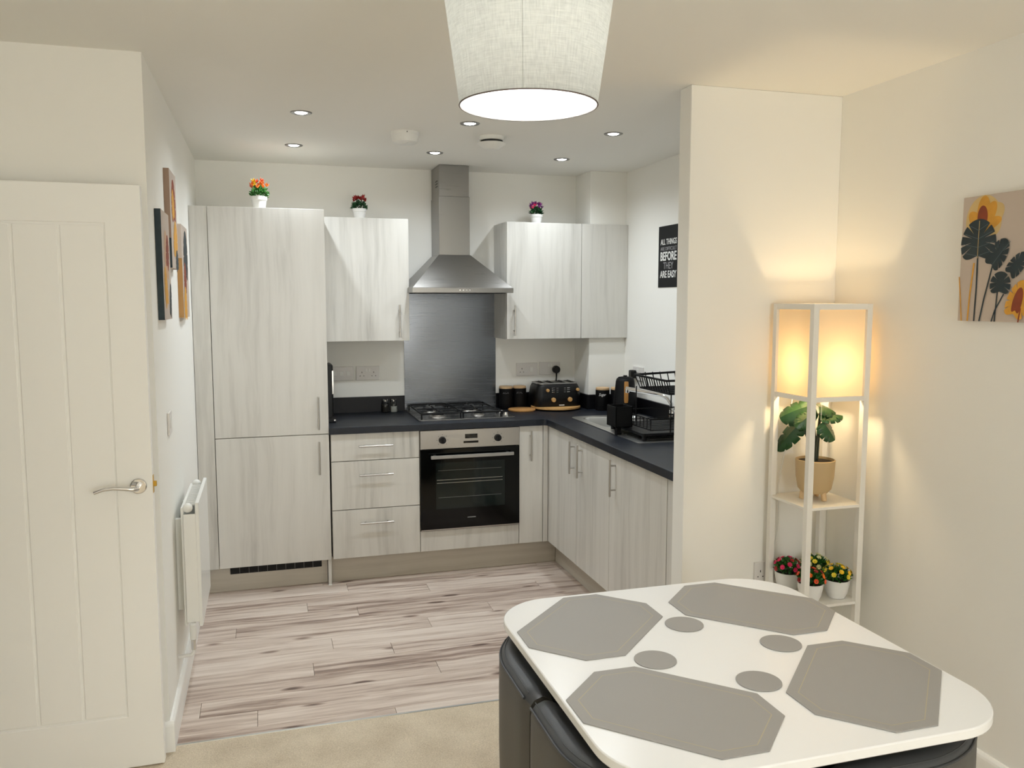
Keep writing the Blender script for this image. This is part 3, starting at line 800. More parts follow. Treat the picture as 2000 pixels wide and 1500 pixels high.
tp = thing('tap', 'chrome mixer tap with a straight swivel spout over the sink', 'tap', (1.852, -0.49, ZW + 0.0045))
obj('body', MB().lathe([(0.027, 0.0005), (0.027, 0.006), (0.021, 0.012), (0.021, 0.075), (0.018, 0.085), (0.001, 0.086)], c=(1.852, -0.49, ZW + 0.0045)), M['chrome'], tp, smooth=True)
obj('spout', MB().tube([(1.852, -0.49, 0.985), (1.848, -0.485, 1.03), (1.836, -0.462, 1.062), (1.815, -0.43, 1.078), (1.79, -0.405, 1.083), (1.70, -0.330, 1.098), (1.655, -0.293, 1.105)], [0.011, 0.011, 0.011, 0.011, 0.012, 0.0125, 0.0125], 14), M['chrome'], tp, smooth=True)
obj('nozzle', MB().cyl((1.662, -0.299, 1.106), (1.660, -0.297, 1.082), 0.0125), M['chrome'], tp, bevel=0.002, smooth=True)
obj('lever', MB().tube([(1.845, -0.515, 0.975), (1.80, -0.56, 0.985)], 0.006, 10), M['chrome'], tp, smooth=True)

# dish rack with its black tray and cutlery pot
rk = thing('dish_rack', 'black two-tier wire dish rack standing on the sink drainer', 'dish rack', (1.68, -0.72, ZW + 0.005))
rx0, rx1, ry0, ry1 = 1.50, 1.86, -0.94, -0.53
zl = ZW + 0.0078
obj('drip_tray', MB().prism(rrect(1.455, 1.87, -0.945, -0.52, 0.02, 4), ZW + 0.030, ZW + 0.044), M['black'], rk, bevel=0.003)
def wire(name, pts, r=0.0022, par=rk): return obj(name, MB().tube(pts, r, 6), M['blackm'], par, smooth=True)
for x, y in ((1.47, -0.93), (1.47, -0.54), (1.855, -0.93), (1.855, -0.54)):
    obj('foot', MB().cyl((x, y, zl), (x, y, ZW + 0.031), 0.012, seg=12), M['black'], rk)
zb_ = ZW + 0.058
for z, r in ((zb_, 0.0028), (zb_ + 0.055, 0.003)):
    wire('basket_rail', [(rx0, ry0, z), (rx1, ry0, z), (rx1, ry1, z), (rx0, ry1, z), (rx0, ry0, z)], r)
for i in range(11):
    y = ry0 + (ry1 - ry0) * i / 10
    wire('basket_wire', [(rx0, y, zb_ + 0.055), (rx0, y, zb_), (rx1, y, zb_), (rx1, y, zb_ + 0.055)], 0.0026)
for x, y in ((rx0 + 0.11, ry1), (rx1, ry1), (rx1, ry0), (rx0 + 0.11, ry0)):
    wire('upright', [(x, y, ZW + 0.044), (x, y, 1.145)], 0.0032)
ux0, ux1, uy0, uy1, uz0, uz1 = 1.60, 1.865, -0.945, -0.60, 1.145, 1.212
wire('top_basket_rail', [(ux0, uy0, uz0), (ux1, uy0, uz0), (ux1, uy1, uz0), (ux0, uy1, uz0), (ux0, uy0, uz0)], 0.005)
wire('top_basket_rail', [(ux0 - 0.02, uy0, uz1), (ux1, uy0, uz1), (ux1, uy1 + 0.03, uz1 + 0.01), (ux0 - 0.02, uy1 + 0.03, uz1), (ux0 - 0.02, uy0, uz1)], 0.006)
for i in range(13):
    y = uy0 + (uy1 - uy0) * i / 12
    k = (0.03 if i == 12 else 0.0)
    wire('top_basket_wire', [(ux0 - 0.02, y + k, uz1), (ux0, y, uz0), (ux1, y, uz0), (ux1, y + k, uz1)], 0.0030)
for i in range(5):
    x = ux0 + (ux1 - ux0) * (i + 1) / 6
    wire('top_basket_wire', [(x, uy0, uz1), (x, uy0, uz0), (x, uy1, uz0), (x, uy1 + 0.035, uz1 + 0.012)], 0.0030)

ut = thing('cutlery_holder', 'black square cutlery holder hooked on the side of the dish rack', 'cutlery holder', (1.445, -0.68, 0.955))
ub = MB()
x0, x1, y0, y1, z0, z1 = 1.398, 1.492, -0.742, -0.622, 0.955, 1.062
ub.box(x0, x1, y0, y1, z0, z0 + 0.003); ub.box(x0, x0 + 0.003, y0, y1, z0, z1); ub.box(x1 - 0.003, x1, y0, y1, z0, z1); ub.box(x0, x1, y0, y0 + 0.003, z0, z1); ub.box(x0, x1, y1 - 0.003, y1, z0, z1)
obj('cup', ub, M['blackm'], ut)
obj('hook', MB().tube([(x1 - 0.002, -0.68, z1 - 0.045), (x1 + 0.004, -0.68, z1 - 0.03), (1.4995, -0.68, zb_ + 0.060)], 0.003, 6), M['blackm'], ut)
obj('support_leg', MB().box(x0 + 0.02, x0 + 0.045, y0 + 0.03, y0 + 0.06, ZW + 0.0006, z0), M['blackm'], ut)

# ------------------------------------------------------------------ worktop things
def shaker(x, y, fill, fh, lab):
    t = thing('shaker', lab, 'shaker', (x, y, ZW), 0, 'salt and pepper shakers')
    obj('jar', MB().lathe([(0.018, 0.0005), (0.0205, 0.004), (0.0205, 0.052), (0.016, 0.064), (0.015, 0.070), (0.0005, 0.070)], c=(x, y, ZW), seg=24), M['glass'], t, smooth=True)
    obj('filling', MB().lathe([(0.0165, 0.003), (0.0185, 0.006), (0.0185, fh), (0.0005, fh)], c=(x, y, ZW), seg=24), M[fill], t, smooth=True)
    obj('cap', MB().lathe([(0.0165, 0.0702), (0.0165, 0.079), (0.013, 0.083), (0.0005, 0.083)], c=(x, y, ZW), seg=24), M['chrome'], t, smooth=True)
shaker(0.383, 0.548, 'pepper', 0.050, 'small glass pepper shaker with dark filling and steel cap')
shaker(0.436, 0.548, 'salt', 0.036, 'small glass salt shaker half full of white salt')

cm = thing('countertop_appliance', 'slim black appliance with a chrome strip half hidden behind the tall cupboard', 'appliance', (-0.06, 0.40, ZW))
obj('body', MB().prism(rrect(-0.006 + 0.004, 0.044, 0.30, 0.48, 0.012, 4), ZW + 0.0005, 1.235), M['black'], cm, bevel=0.008)
obj('chrome_strip', MB().box(0.036, 0.0465, 0.296, 0.302, 1.06, 1.20), M['chrome'], cm, bevel=0.001)
obj('drip_tray', MB().box(0.0, 0.048, 0.19, 0.298, ZW + 0.0005, ZW + 0.022), M['black'], cm, bevel=0.003)
obj('chrome_knob', MB().sphere((0.040, 0.185, ZW + 0.012), 0.008), M['chrome'], cm, smooth=True)

def canister(x, y, lab, txt=None, seed=0, h=0.132):
    t = thing('storage_tin', lab, 'storage tin', (x, y, ZW), 0, 'black storage tins with wooden lids')
    obj('tin', MB().lathe([(0.043, 0.0005), (0.045, 0.004), (0.045, h), (0.0005, h)], c=(x, y, ZW)), M['blackm'], t, smooth=True)
    obj('lid', MB().lathe([(0.042, h + 0.0003), (0.044, h + 0.002), (0.044, h + 0.013), (0.041, h + 0.016), (0.0005, h + 0.016)], c=(x, y, ZW)), M['lid'], t, smooth=True)
    d = Vector((cam.location.x - x, cam.location.y - y, 0)).normalized()
    xd = Vector((-d.y, d.x, 0))
    o = Vector((x, y, ZW + h - 0.028)) + d * 0.0458
    if txt: text_mesh(txt, 0.026, M['posterw'], 'lettering', t, o, xd, (0, 0, 1), 0.046, 0.0, 0.35)
    else:
        random.seed(seed)
        pts = [o + xd * (-0.018 + 0.0045 * i) - d * (0.0006 + 5.0 * (-0.018 + 0.0045 * i) ** 2) + Vector((0, 0, random.uniform(0.002, 0.009) * (1 if i % 2 else -0.6))) for i in range(9)]
        obj('lettering', MB().tube(pts, 0.0011, 6), M['posterg'], t, smooth=True)
    return t
canister(1.166, 0.515, 'black storage tin with wooden lid next to the steel splashback', None, 3)
canister(1.259, 0.515, 'black storage tin with wooden lid next to the toaster', None, 5)
canister(1.742, 0.262, 'black storage tin with wooden lid lettered Sugar beside the column', 'Sugar')
canister(1.838, 0.240, 'black storage tin with wooden lid half behind the kettle', None, 8)

o = obj('trivet', MB().lathe([(0.084, 0.0005), (0.088, 0.004), (0.088, 0.011), (0.085, 0.013), (0.0005, 0.013)], c=(1.235, 0.385, ZW), seg=40), M['cork'], smooth=True)
tag(centre(o), 'round cork trivet lying on the worktop right of the hob', 'trivet')

tb = thing('round_board', 'round wooden board on small feet under the toaster', 'board', (1.475, 0.415, ZW))
obj('disc', MB().lathe([(0.158, 0.008), (0.162, 0.011), (0.162, 0.021), (0.159, 0.023), (0.0005, 0.023)], c=(1.475, 0.415, ZW), seg=48), M['wood'], tb, smooth=True)
for a in (0.5, 2.07, 3.64, 5.21):
    obj('foot', MB().cyl((1.475 + 0.12 * math.cos(a), 0.415 + 0.12 * math.sin(a), ZW + 0.0004), (1.475 + 0.12 * math.cos(a), 0.415 + 0.12 * math.sin(a), ZW + 0.009), 0.01, seg=12), M['black'], tb)

ts = thing('toaster', 'black four-slice toaster with wooden knobs and steel top', 'toaster', (1.475, 0.44, ZW + 0.023))
tx0, tx1, ty0, ty1, tz0 = 1.318, 1.632, 0.335, 0.545, ZW + 0.0235
rings = []
for z, k in ((0.0, 0.004), (0.006, 0.0), (0.07, 0.002), (0.12, 0.010), (0.138, 0.018), (0.143, 0.024)):
    rings.append([(x, y, tz0 + z) for x, y in rrect(tx0 + k, tx1 - k, ty0 + k * 0.7, ty1 - k * 0.7, 0.045 - k * 0.3, 6)])
obj('body', MB().rings(rings), M['black'], ts, smooth=True)
obj('top_plate', MB().prism(rrect(tx0 + 0.02, tx1 - 0.02, ty0 + 0.014, ty1 - 0.014, 0.036, 6), tz0 + 0.1425, tz0 + 0.151), M['steel'], ts, bevel=0.003)
for x in (1.375, 1.435, 1.515, 1.575):
    obj('slot', MB().box(x - 0.014, x + 0.014, ty0 + 0.04, ty1 - 0.04, tz0 + 0.150, tz0 + 0.1525), M['blackm'], ts)
    obj('guide', MB().tube([(x, ty0 + 0.06, tz0 + 0.152), (x, ty0 + 0.08, tz0 + 0.158), (x, ty1 - 0.08, tz0 + 0.158), (x, ty1 - 0.06, tz0 + 0.152)], 0.0015, 6), M['blackm'], ts)
for x, z, r in ((1.392, 0.107, 0.0105), (1.597, 0.107, 0.0105), (1.432, 0.045, 0.0145), (1.544, 0.045, 0.0145)):
    obj('knob', MB().cyl((x, ty0 - 0.016, tz0 + z), (x, ty0 + 0.004, tz0 + z), r, seg=24), M['wood'], ts, bevel=0.003, smooth=True)
for sx in (1.432, 1.536):
    for i in range(3):
        obj('button', MB().box(sx - 0.010, sx + 0.010, ty0 - 0.0008, ty0 + 0.006, tz0 + 0.091 + i * 0.0125, tz0 + 0.097 + i * 0.0125), M['chrome'], ts, bevel=0.001)
for sx in (1.461, 1.512):
    for i in range(3):
        obj('print_mark', MB().box(sx - 0.006, sx + 0.006, ty0 + 0.0002, ty0 + 0.004, tz0 + 0.0925 + i * 0.0125, tz0 + 0.0955 + i * 0.0125), M['mark'], ts)
obj('badge', MB().box(1.472, 1.508, ty0 - 0.0006, ty0 + 0.004, tz0 + 0.006, tz0 + 0.012), M['posterw'], ts)

kt = thing('kettle', 'tapered matt black kettle with an upright wooden handle by the sink', 'kettle', (1.80, 0.045, ZW))
kx, ky = 1.802, 0.045
obj('body', MB().lathe([(0.074, 0.020), (0.076, 0.024), (0.074, 0.05), (0.066, 0.13), (0.058, 0.205), (0.053, 0.222), (0.045, 0.228), (0.0005, 0.228)], c=(kx, ky, ZW), seg=40), M['blackm'], kt, smooth=True)
obj('power_base', MB().lathe([(0.078, 0.0005), (0.08, 0.004), (0.08, 0.014), (0.076, 0.0195), (0.0005, 0.0195)], c=(kx, ky, ZW), seg=40), M['black'], kt, smooth=True)
obj('lid', MB().lathe([(0.044, 0.2285), (0.043, 0.232), (0.012, 0.236), (0.012, 0.242), (0.0005, 0.243)], c=(kx, ky, ZW), seg=30), M['blackm'], kt, smooth=True)
hd_ = Vector((-0.34, -0.94, 0)).normalized()
bs = Vector((kx, ky, ZW))
P_ = lambda r, z: bs + hd_ * r + Vector((0, 0, z))
obj('handle', MB().tube([P_(0.100, 0.085), P_(0.103, 0.10), P_(0.103, 0.15), P_(0.100, 0.20), P_(0.098, 0.212)], [0.012, 0.0135, 0.0135, 0.0135, 0.012], 14), M['woodv'], kt, smooth=True)
obj('handle_bracket', MB().tube([P_(0.055, 0.205), P_(0.075, 0.208), P_(0.095, 0.205)], 0.007, 10), M['blackm'], kt, smooth=True)
obj('handle_bracket', MB().tube([P_(0.07, 0.09), P_(0.085, 0.09), P_(0.100, 0.092)], 0.007, 10), M['blackm'], kt, smooth=True)
obj('spout', MB().hexa([tuple(bs - hd_ * 0.045 + Vector((hd_.y, -hd_.x, 0)) * s * 0.018 + Vector((0, 0, z))) if e == 0 else tuple(bs - hd_ * 0.078 + Vector((0, 0, z + 0.018)) + Vector((hd_.y, -hd_.x, 0)) * s * 0.005)
                         for z in (0.18, 0.218) for e, s in ((0, -1), (0, 1), (1, 1), (1, -1))]), M['blackm'], kt)

# sockets, switches, plugs
def plate(name, lab, cat, c, w, h, nrm, group=None):
    """wall plate thing with local frame: u along wall, z up, n out of wall"""
    n = Vector(nrm); u = Vector((-n.y, n.x, 0)); c = Vector(c)
    t = thing(name, lab, cat, c, 0, group)
    def B(nm, u0, u1, z0, z1, d0, d1, m, bevel=0, par=None):
        pts = []
        for z in (z0, z1):
            for uu, dd in ((u0, d0), (u1, d0), (u1, d1), (u0, d1)):
                pts.append(tuple(u * uu + n * dd + Vector((0, 0, z))))
        return obj(nm, MB().hexa(pts), m, par or t, bevel=bevel, local=True)
    B('faceplate', -w / 2, w / 2, -h / 2, h / 2, 0.0005, 0.009, M['socket'], 0.002)
    return t, B
def pins(B, cu):
    B('pin_slot', cu - 0.002, cu + 0.002, 0.000, 0.009, 0.0088, 0.0094, M['socket_dark'])
    B('pin_slot', cu - 0.0145, cu - 0.0085, -0.020, -0.016, 0.0088, 0.0094, M['socket_dark'])
    B('pin_slot', cu + 0.0085, cu + 0.0145, -0.020, -0.016, 0.0088, 0.0094, M['socket_dark'])
def rocker(B, cu, cz=0.018, w=0.012, h=0.02): B('rocker', cu - w / 2, cu + w / 2, cz - h / 2, cz + h / 2, 0.0088, 0.0115, M['white'], 0.001)
t, B = plate('switch_plate', 'white triple switch plate on the back wall beside the tall cupboard', 'switch', (0.118, YB, 1.156), 0.146, 0.086, (0, -1, 0))
for i in (-1, 0, 1): rocker(B, i * 0.042, 0, 0.022, 0.028)
t, B = plate('double_socket', 'white double socket on the back wall left of the splashback', 'socket', (0.281, YB, 1.156), 0.146, 0.086, (0, -1, 0), 'double wall sockets')
pins(B, -0.037); pins(B, 0.037); rocker(B, -0.009); rocker(B, 0.009)
t, B = plate('socket_switch', 'white switched socket plate on the back wall next to the splashback, without a plug', 'socket', (1.335, YB, 1.155), 0.146, 0.086, (0, -1, 0), 'double wall sockets')
rocker(B, 0.030, 0.0, 0.018, 0.03); pins(B, -0.037)
t, B = plate('double_socket', 'white double socket above the toaster with a black plug in it', 'socket', (1.495, YB, 1.158), 0.146, 0.086, (0, -1, 0), 'double wall sockets')
pins(B, 0.037); rocker(B, 0.009); rocker(B, -0.009)
pg = thing('plug', 'black round plug with cable in the socket above the toaster', 'plug', (1.535, YB - 0.009, 1.150))
obj('plug_body', MB().cyl((1.535, YB - 0.0097, 1.150), (1.535, YB - 0.042, 1.150), 0.027, 0.024, 24), M['black'], pg, bevel=0.006, smooth=True)
obj('cable', MB().tube([(1.535, YB - 0.028, 1.128), (1.534, YB - 0.03, 1.10), (1.530, YB - 0.03, 1.05), (1.525, YB - 0.028, 0.97), (1.52, YB - 0.028, 0.935)], [0.006, 0.0045, 0.0035, 0.0035, 0.0035], 10), M['black'], pg, smooth=True)
t, B = plate('double_socket', 'white double socket on the right wall behind the kettle', 'socket', (XR, 0.11, 1.152), 0.146, 0.086, (-1, 0, 0), 'double wall sockets')
pins(B, 0.037); rocker(B, 0.009); rocker(B, -0.009)
pg = thing('plug', 'black plug in the right wall socket above the kettle', 'plug', (XR - 0.009, 0.147, 1.146))
obj('plug_body', MB().box(XR - 0.046, XR - 0.0097, 0.122, 0.172, 1.120, 1.172), M['black'], pg, bevel=0.008)
obj('cable', MB().tube([(XR - 0.03, 0.147, 1.121), (XR - 0.032, 0.146, 1.08), (XR - 0.03, 0.142, 1.0), (XR - 0.032, 0.14, 0.935)], 0.0035, 10), M['black'], pg, smooth=True)
t, B = plate('double_socket', 'white double socket low on the partition wall beside the shelf lamp', 'socket', (1.651, YS, 0.492), 0.146, 0.086, (0, -1, 0), 'double wall sockets')
pins(B, -0.045); pins(B, 0.037); rocker(B, 0.0)
t, B = plate('light_switch', 'white light switch on the left wall above the radiator', 'switch', (XL, -1.27, 1.143), 0.086, 0.086, (1, 0, 0))
rocker(B, 0, 0, 0.022, 0.04)

# ------------------------------------------------------------------ radiator
rd = thing('radiator', 'white panel radiator on the left wall beside the door', 'radiator', (-0.65, -1.02, 0.3))
ra, rb_, rz0, rz1 = -1.262, -0.775, 0.318, 0.822
obj('front_panel', MB().box(-0.618, -0.603, ra, rb_, rz0, rz1), M['white_metal'], rd, bevel=0.004)
obj('back_panel', MB().box(-0.672, -0.660, ra + 0.01, rb_ - 0.01, rz0 + 0.005, rz1 - 0.02), M['white_metal'], rd, bevel=0.003)
for y in (ra, rb_ - 0.004):
    obj('side_panel', MB().box(-0.662, -0.617, y, y + 0.004, rz0 + 0.02, rz1 - 0.045), M['white_metal'], rd, bevel=0.001)
for i in range(22):
    y = ra + 0.06 + i * (rb_ - ra - 0.12) / 21
    obj('grille_slat', MB().box(-0.660, -0.6185, y - 0.005, y + 0.003, rz1 - 0.024, rz1 - 0.018), M['white_metal'], rd)
for y in (ra + 0.012, rb_ - 0.02):
    obj('end_cap', MB().sphere((-0.645, y, rz1 - 0.022), 0.019), M['white_metal'], rd, smooth=True)
    obj('wall_bracket', MB().box(XL + 0.001, -0.6725, y + (0.06 if y < -1 else -0.08), y + (0.085 if y < -1 else -0.055), rz0 + 0.05, rz1 - 0.08), M['white_metal'], rd)
v = obj('valve', MB().cyl((-0.640, ra - 0.012, rz0 - 0.045), (-0.640, ra - 0.012, rz0 + 0.02), 0.013), M['white'], rd, bevel=0.003, smooth=True)
obj('valve_nut', MB().cyl((-0.640, ra - 0.012, rz0 - 0.085), (-0.640, ra - 0.012, rz0 - 0.046), 0.010, seg=8), M['chrome'], v)
obj('pipe', MB().tube([(-0.640, ra - 0.012, rz0 - 0.08), (-0.640, ra - 0.012, rz0 - 0.096), (-0.648, ra - 0.012, rz0 - 0.108), (XL + 0.0005, ra - 0.012, rz0 - 0.11)], 0.0075, 10), M['white'], v, smooth=True)
obj('valve_arm', MB().cyl((-0.640, ra - 0.012, rz0 + 0.01), (-0.640, ra + 0.03, rz0 + 0.01), 0.008), M['chrome'], v, smooth=True)

# ------------------------------------------------------------------ pictures
def leaf_outline(L, Wd, notch=5, depth=0.5, n=180):
    """heart-shaped leaf with narrow slanting slits, base at origin, tip at +y; right half as (x, y)"""
    right = []
    for i in range(n + 1):
        t = i / n; ph = PI * t
        y = (1 - math.cos(ph)) / 2 - 0.34 * math.sin(ph) * math.cos(ph / 2) ** 2
        x = 0.5 * math.sin(ph) ** (0.75 if t < 0.5 else 1.1)
        s = 0.0
        if notch and 0.26 < t < 0.84:
            q = (t - 0.26) / 0.58 * notch; fr = q - math.floor(q)
            s = depth * max(0.0, 1 - abs(fr - 0.5) / 0.11)
        right.append((Wd * x * (1 - s), L * (0.42 + (y - 0.42) * (1 - s))))   # slits run towards the blade's middle
    return right, None

def flat_leaf(name, par, org, ang, L, Wd, m, n, u, z0, notch=5, depth=0.45):
    """flat printed leaf on a canvas. org in (u, v) canvas coordinates"""
    r, l = leaf_outline(L, Wd, notch, depth)
    mb = MB(); ca, sa = math.cos(ang), math.sin(ang)
    base, uu, nn = z0
    def T(p): return tuple(base + uu * (org[0] + p[0] * ca - p[1] * sa) + Vector((0, 0, org[1] + p[0] * sa + p[1] * ca)) + nn)
    loop = r[:-1] + [(0.0, r[-1][1])] + [(-p[0], p[1]) for p in reversed(r[1:-1])]
    c = mb.bm.verts.new(T((0.0, 0.42 * L))); V = [mb.bm.verts.new(T(p)) for p in loop]
    for i in range(len(V)): mb.bm.faces.new((c, V[i], V[(i + 1) % len(V)]))
    return obj(name, mb, m, par)

pc = thing('leaf_picture', 'canvas print of dark and gold tropical leaves on the right wall', 'picture', (XR, -2.72, 1.545))
obj('canvas', MB().box(1.901, XR - 0.0005, -3.024, -2.424, 1.545, 1.950), M['canvas'], pc, bevel=0.0015)
def uv(zx, zy):      # crop pixels of the print to canvas metres
    return (0.244 * (zx - 130) / 573.0, 0.405 * (1300 - zy) / 1110.0)
lay = [0.0]
def frame():
    lay[0] += 0.00012
    return (Vector((1.9008, -2.424, 1.545)), Vector((0, -1, 0)), Vector((-lay[0], 0, 0)))
def P2(nm, zx, zy, ang, Lp, Wp, m, notch=5, depth=0.45):
    k = 0.405 / 1110.0
    u_, v_ = uv(zx, zy)
    return flat_leaf(nm, pc, (u_, v_), ang, Lp * k, Wp * k * 1.16, M[m], None, None, frame(), notch, depth)
def S2(pts, w, m):
    b, uu, nn = frame(); k = 0.405 / 1110.0
    rgt, lft = [], []
    for i, q in enumerate(pts):
        a = Vector(uv(*pts[max(0, i - 1)])); c = Vector(uv(*pts[min(len(pts) - 1, i + 1)])); d = (c - a).normalized(); nn2 = Vector((-d.y, d.x)) * w * k / 2
        p = Vector(uv(*q))
        rgt.append(p + nn2); lft.append(p - nn2)
    mb = MB(); T = lambda p: tuple(b + uu * p.x + Vector((0, 0, p.y)) + nn)
    A = [mb.bm.verts.new(T(p)) for p in rgt]; B_ = [mb.bm.verts.new(T(p)) for p in lft]
    for i in range(len(A) - 1): mb.bm.faces.new((A[i], A[i + 1], B_[i + 1], B_[i]))
    return obj('printed_stem', mb, M[m], pc)
P2('printed_leaf', 330, 520, 0.0, 330, 330, 'inkp', 0, 0)
P2('printed_leaf', 330, 440, -0.95, 250, 170, 'inkp', 0, 0)
P2('printed_leaf', 320, 470, -0.55, 250, 120, 'inkg', 0, 0)
P2('printed_leaf', 310, 470, 0.75, 190, 110, 'inkg', 0, 0)
P2('printed_leaf', 330, 470, -1.25, 200, 90, 'inkg', 0, 0)
P2('printed_leaf', 325, 400, -0.05, 205, 120, 'inkg', 0, 0)
P2('printed_leaf', 320, 430, 0.0, 150, 95, 'inkr', 0, 0)
S2([(170, 1300), (150, 1100), (128, 900)], 12, 'inkg')
S2([(228, 1300), (240, 1050), (265, 780)], 16, 'inkg')
S2([(290, 1300), (298, 1000), (295, 700)], 16, 'inkd')
S2([(340, 1300), (375, 1100), (440, 800)], 15, 'inkd')
S2([(480, 1300), (495, 1000)], 13, 'inkd')
S2([(452, 1300), (480, 1200), (550, 1060)], 13, 'inkd')
P2('printed_leaf', 295, 720, 0.0, 325, 330, 'inkd', 4, 0.62)
S2([(295, 740), (295, 560), (297, 410)], 6, 'inkp')
for q, (ex, ey) in enumerate(((175, 690), (160, 610), (170, 520), (215, 450), (425, 680), (440, 600), (425, 510), (380, 445))):
    S2([(295, 720 - (q % 4) * 75), (ex, ey)], 3.5, 'inkv')
P2('printed_leaf', 430, 800, -0.62, 255, 165, 'inkd', 4, 0.6)
S2([(440, 800), (520, 690), (590, 610)], 4, 'inkv')
P2('printed_leaf', 515, 1040, -0.05, 175, 185, 'inkd', 3, 0.6)
P2('printed_leaf', 600, 880, -0.75, 220, 130, 'inkd', 4, 0.6)
P2('printed_leaf', 645, 1230, -0.35, 300, 190, 'inkg', 4, 0.35)
P2('printed_leaf', 660, 1200, -0.25, 200, 80, 'inkr', 0, 0)
S2([(690, 1300), (705, 1180)], 14, 'inkr')
S2([(900, 1300), (920, 900)], 16, 'inkd'); P2('printed_leaf', 920, 900, 0.05, 420, 330, 'inkd', 6, 0.5)
S2([(1150, 1300), (1130, 900)], 16, 'inkg'); P2('printed_leaf', 1130, 900, 0.2, 350, 260, 'inkg', 5, 0.4)
S2([(1320, 1300), (1300, 1100)], 14, 'inkd'); P2('printed_leaf', 1300, 1080, -0.2, 260, 200, 'inkd', 5, 0.5)

# three canvases on the left wall
def canvas_left(lab, y0, y1, z0, z1, edge_parts, leaves):
    t = thing('canvas_print', lab, 'picture', (XL, (y0 + y1) / 2, z0), 0, 'three canvas prints on the left wall')
    xf = XL + 0.022
    obj('canvas', MB().box(XL + 0.0005, xf, y0 + 0.0015, y1, z0, z1), M['canvas'], t)
    for za, zb2, m in edge_parts:
        obj('painted_edge', MB().box(XL + 0.0005, xf, y0, y0 + 0.0014, za, zb2), M[m], t)
    lay2 = 0
    for (cy, cz, ang, L, Wd, m) in leaves:
        lay2 += 0.00015
        flat_leaf('printed_leaf', t, (cy, cz), ang, L, Wd, M[m], None, None, (Vector((xf + 0.0004 + lay2, y0, z0)), Vector((0, 1, 0)), Vector((0, 0, 0))), 4, 0.35)
    return t
canvas_left('canvas print with a dark green edge on the left wall, lowest and nearest the door', -1.45, -1.195, 1.542, 1.938, [(1.542, 1.938, 'inkd')],
            [(0.13, 0.16, 0.1, 0.17, 0.13, 'inkt'), (0.15, 0.2, -0.3, 0.12, 0.10, 'inkr'), (0.10, 0.06, 0.3, 0.14, 0.10, 'inkg'), (0.2, 0.02, -0.3, 0.12, 0.06, 'inkd')])
canvas_left('canvas print with an orange motif, highest of the three on the left wall', -1.11, -0.86, 1.742, 2.130, [(1.86, 2.13, 'inkb'), (1.742, 1.8595, 'inkd')],
            [(0.13, 0.2, 0.0, 0.16, 0.16, 'inkr'), (0.12, 0.21, 0.2, 0.11, 0.10, 'inkg'), (0.14, 0.05, -0.3, 0.15, 0.15, 'inkg'), (0.2, 0.0, 0.2, 0.08, 0.10, 'inkd')])
canvas_left('canvas print with a tan edge on the left wall, nearest the tall cupboard', -0.69, -0.40, 1.535, 1.950, [(1.80, 1.95, 'canvas'), (1.535, 1.7995, 'inko')],
            [(0.16, 0.2, -0.2, 0.2, 0.2, 'inkd'), (0.12, 0.12, 0.0, 0.13, 0.12, 'inkr'), (0.10, 0.0, 0.0, 0.14, 0.14, 'inkg')])

# poster on the kitchen right wall
po = thing('poster', 'black motivational poster with white capital letters on the kitchen right wall', 'poster', (XR, -0.27, 1.69))
obj('sheet', MB().box(XR - 0.003, XR - 0.0003, -0.396, -0.142, 1.688, 2.044), M['poster'], po)
yc = -0.269
for txt, z, hgt, w, m, th in (('ALL THINGS', 1.950, 0.046, 0.200, 'posterw', 0.0006), ('ARE DIFFICULT', 1.911, 0.030, 0.200, 'posterg', 0.0), ('BEFORE', 1.866, 0.070, 0.200, 'posterw', 0.0018),
                              ('THEY', 1.812, 0.056, 0.125, 'posterg', 0.0002), ('ARE EASY', 1.762, 0.056, 0.204, 'posterw', 0.0010)):
    text_mesh(txt, hgt, M[m], 'lettering', po, (XR - 0.0034, yc, z), (0, -1, 0), (0, 0, 1), w, th)

# ------------------------------------------------------------------ plants
def leafy(rnd, c, R, H, nleaf, size, flat=0.6):
    """cluster of small pointed leaves in a dome"""
    mb = MB()
    for i in range(nleaf):
        a = rnd.uniform(0, 2 * PI); e = math.acos(rnd.uniform(-0.1, 1.0)); q = rnd.uniform(0.55, 1.0)
        d = Vector((math.sin(e) * math.cos(a), math.sin(e) * math.sin(a), math.cos(e)))
        p = Vector(c) + Vector((d.x * R * q, d.y * R * q, d.z * H * q))
        t = (d + Vector((rnd.uniform(-.5, .5), rnd.uniform(-.5, .5), rnd.uniform(-.2, .6)))).normalized()
        s = t.orthogonal().normalized(); s = (Matrix.Rotation(rnd.uniform(0, 6.28), 3, t) @ s)
        L = size * rnd.uniform(0.7, 1.2); w = L * 0.33
        nrm = t.cross(s) * L * 0.12
        vs = [p - t * L * 0.5, p + s * w * 0.9, p + t * L * 0.55, p - s * w * 0.9, p + nrm]
        v = [mb.bm.verts.new(x) for x in vs]
        for f in ((0, 1, 4), (1, 2, 4), (2, 3, 4), (3, 0, 4)): mb.bm.faces.new([v[k] for k in f])
    return mb

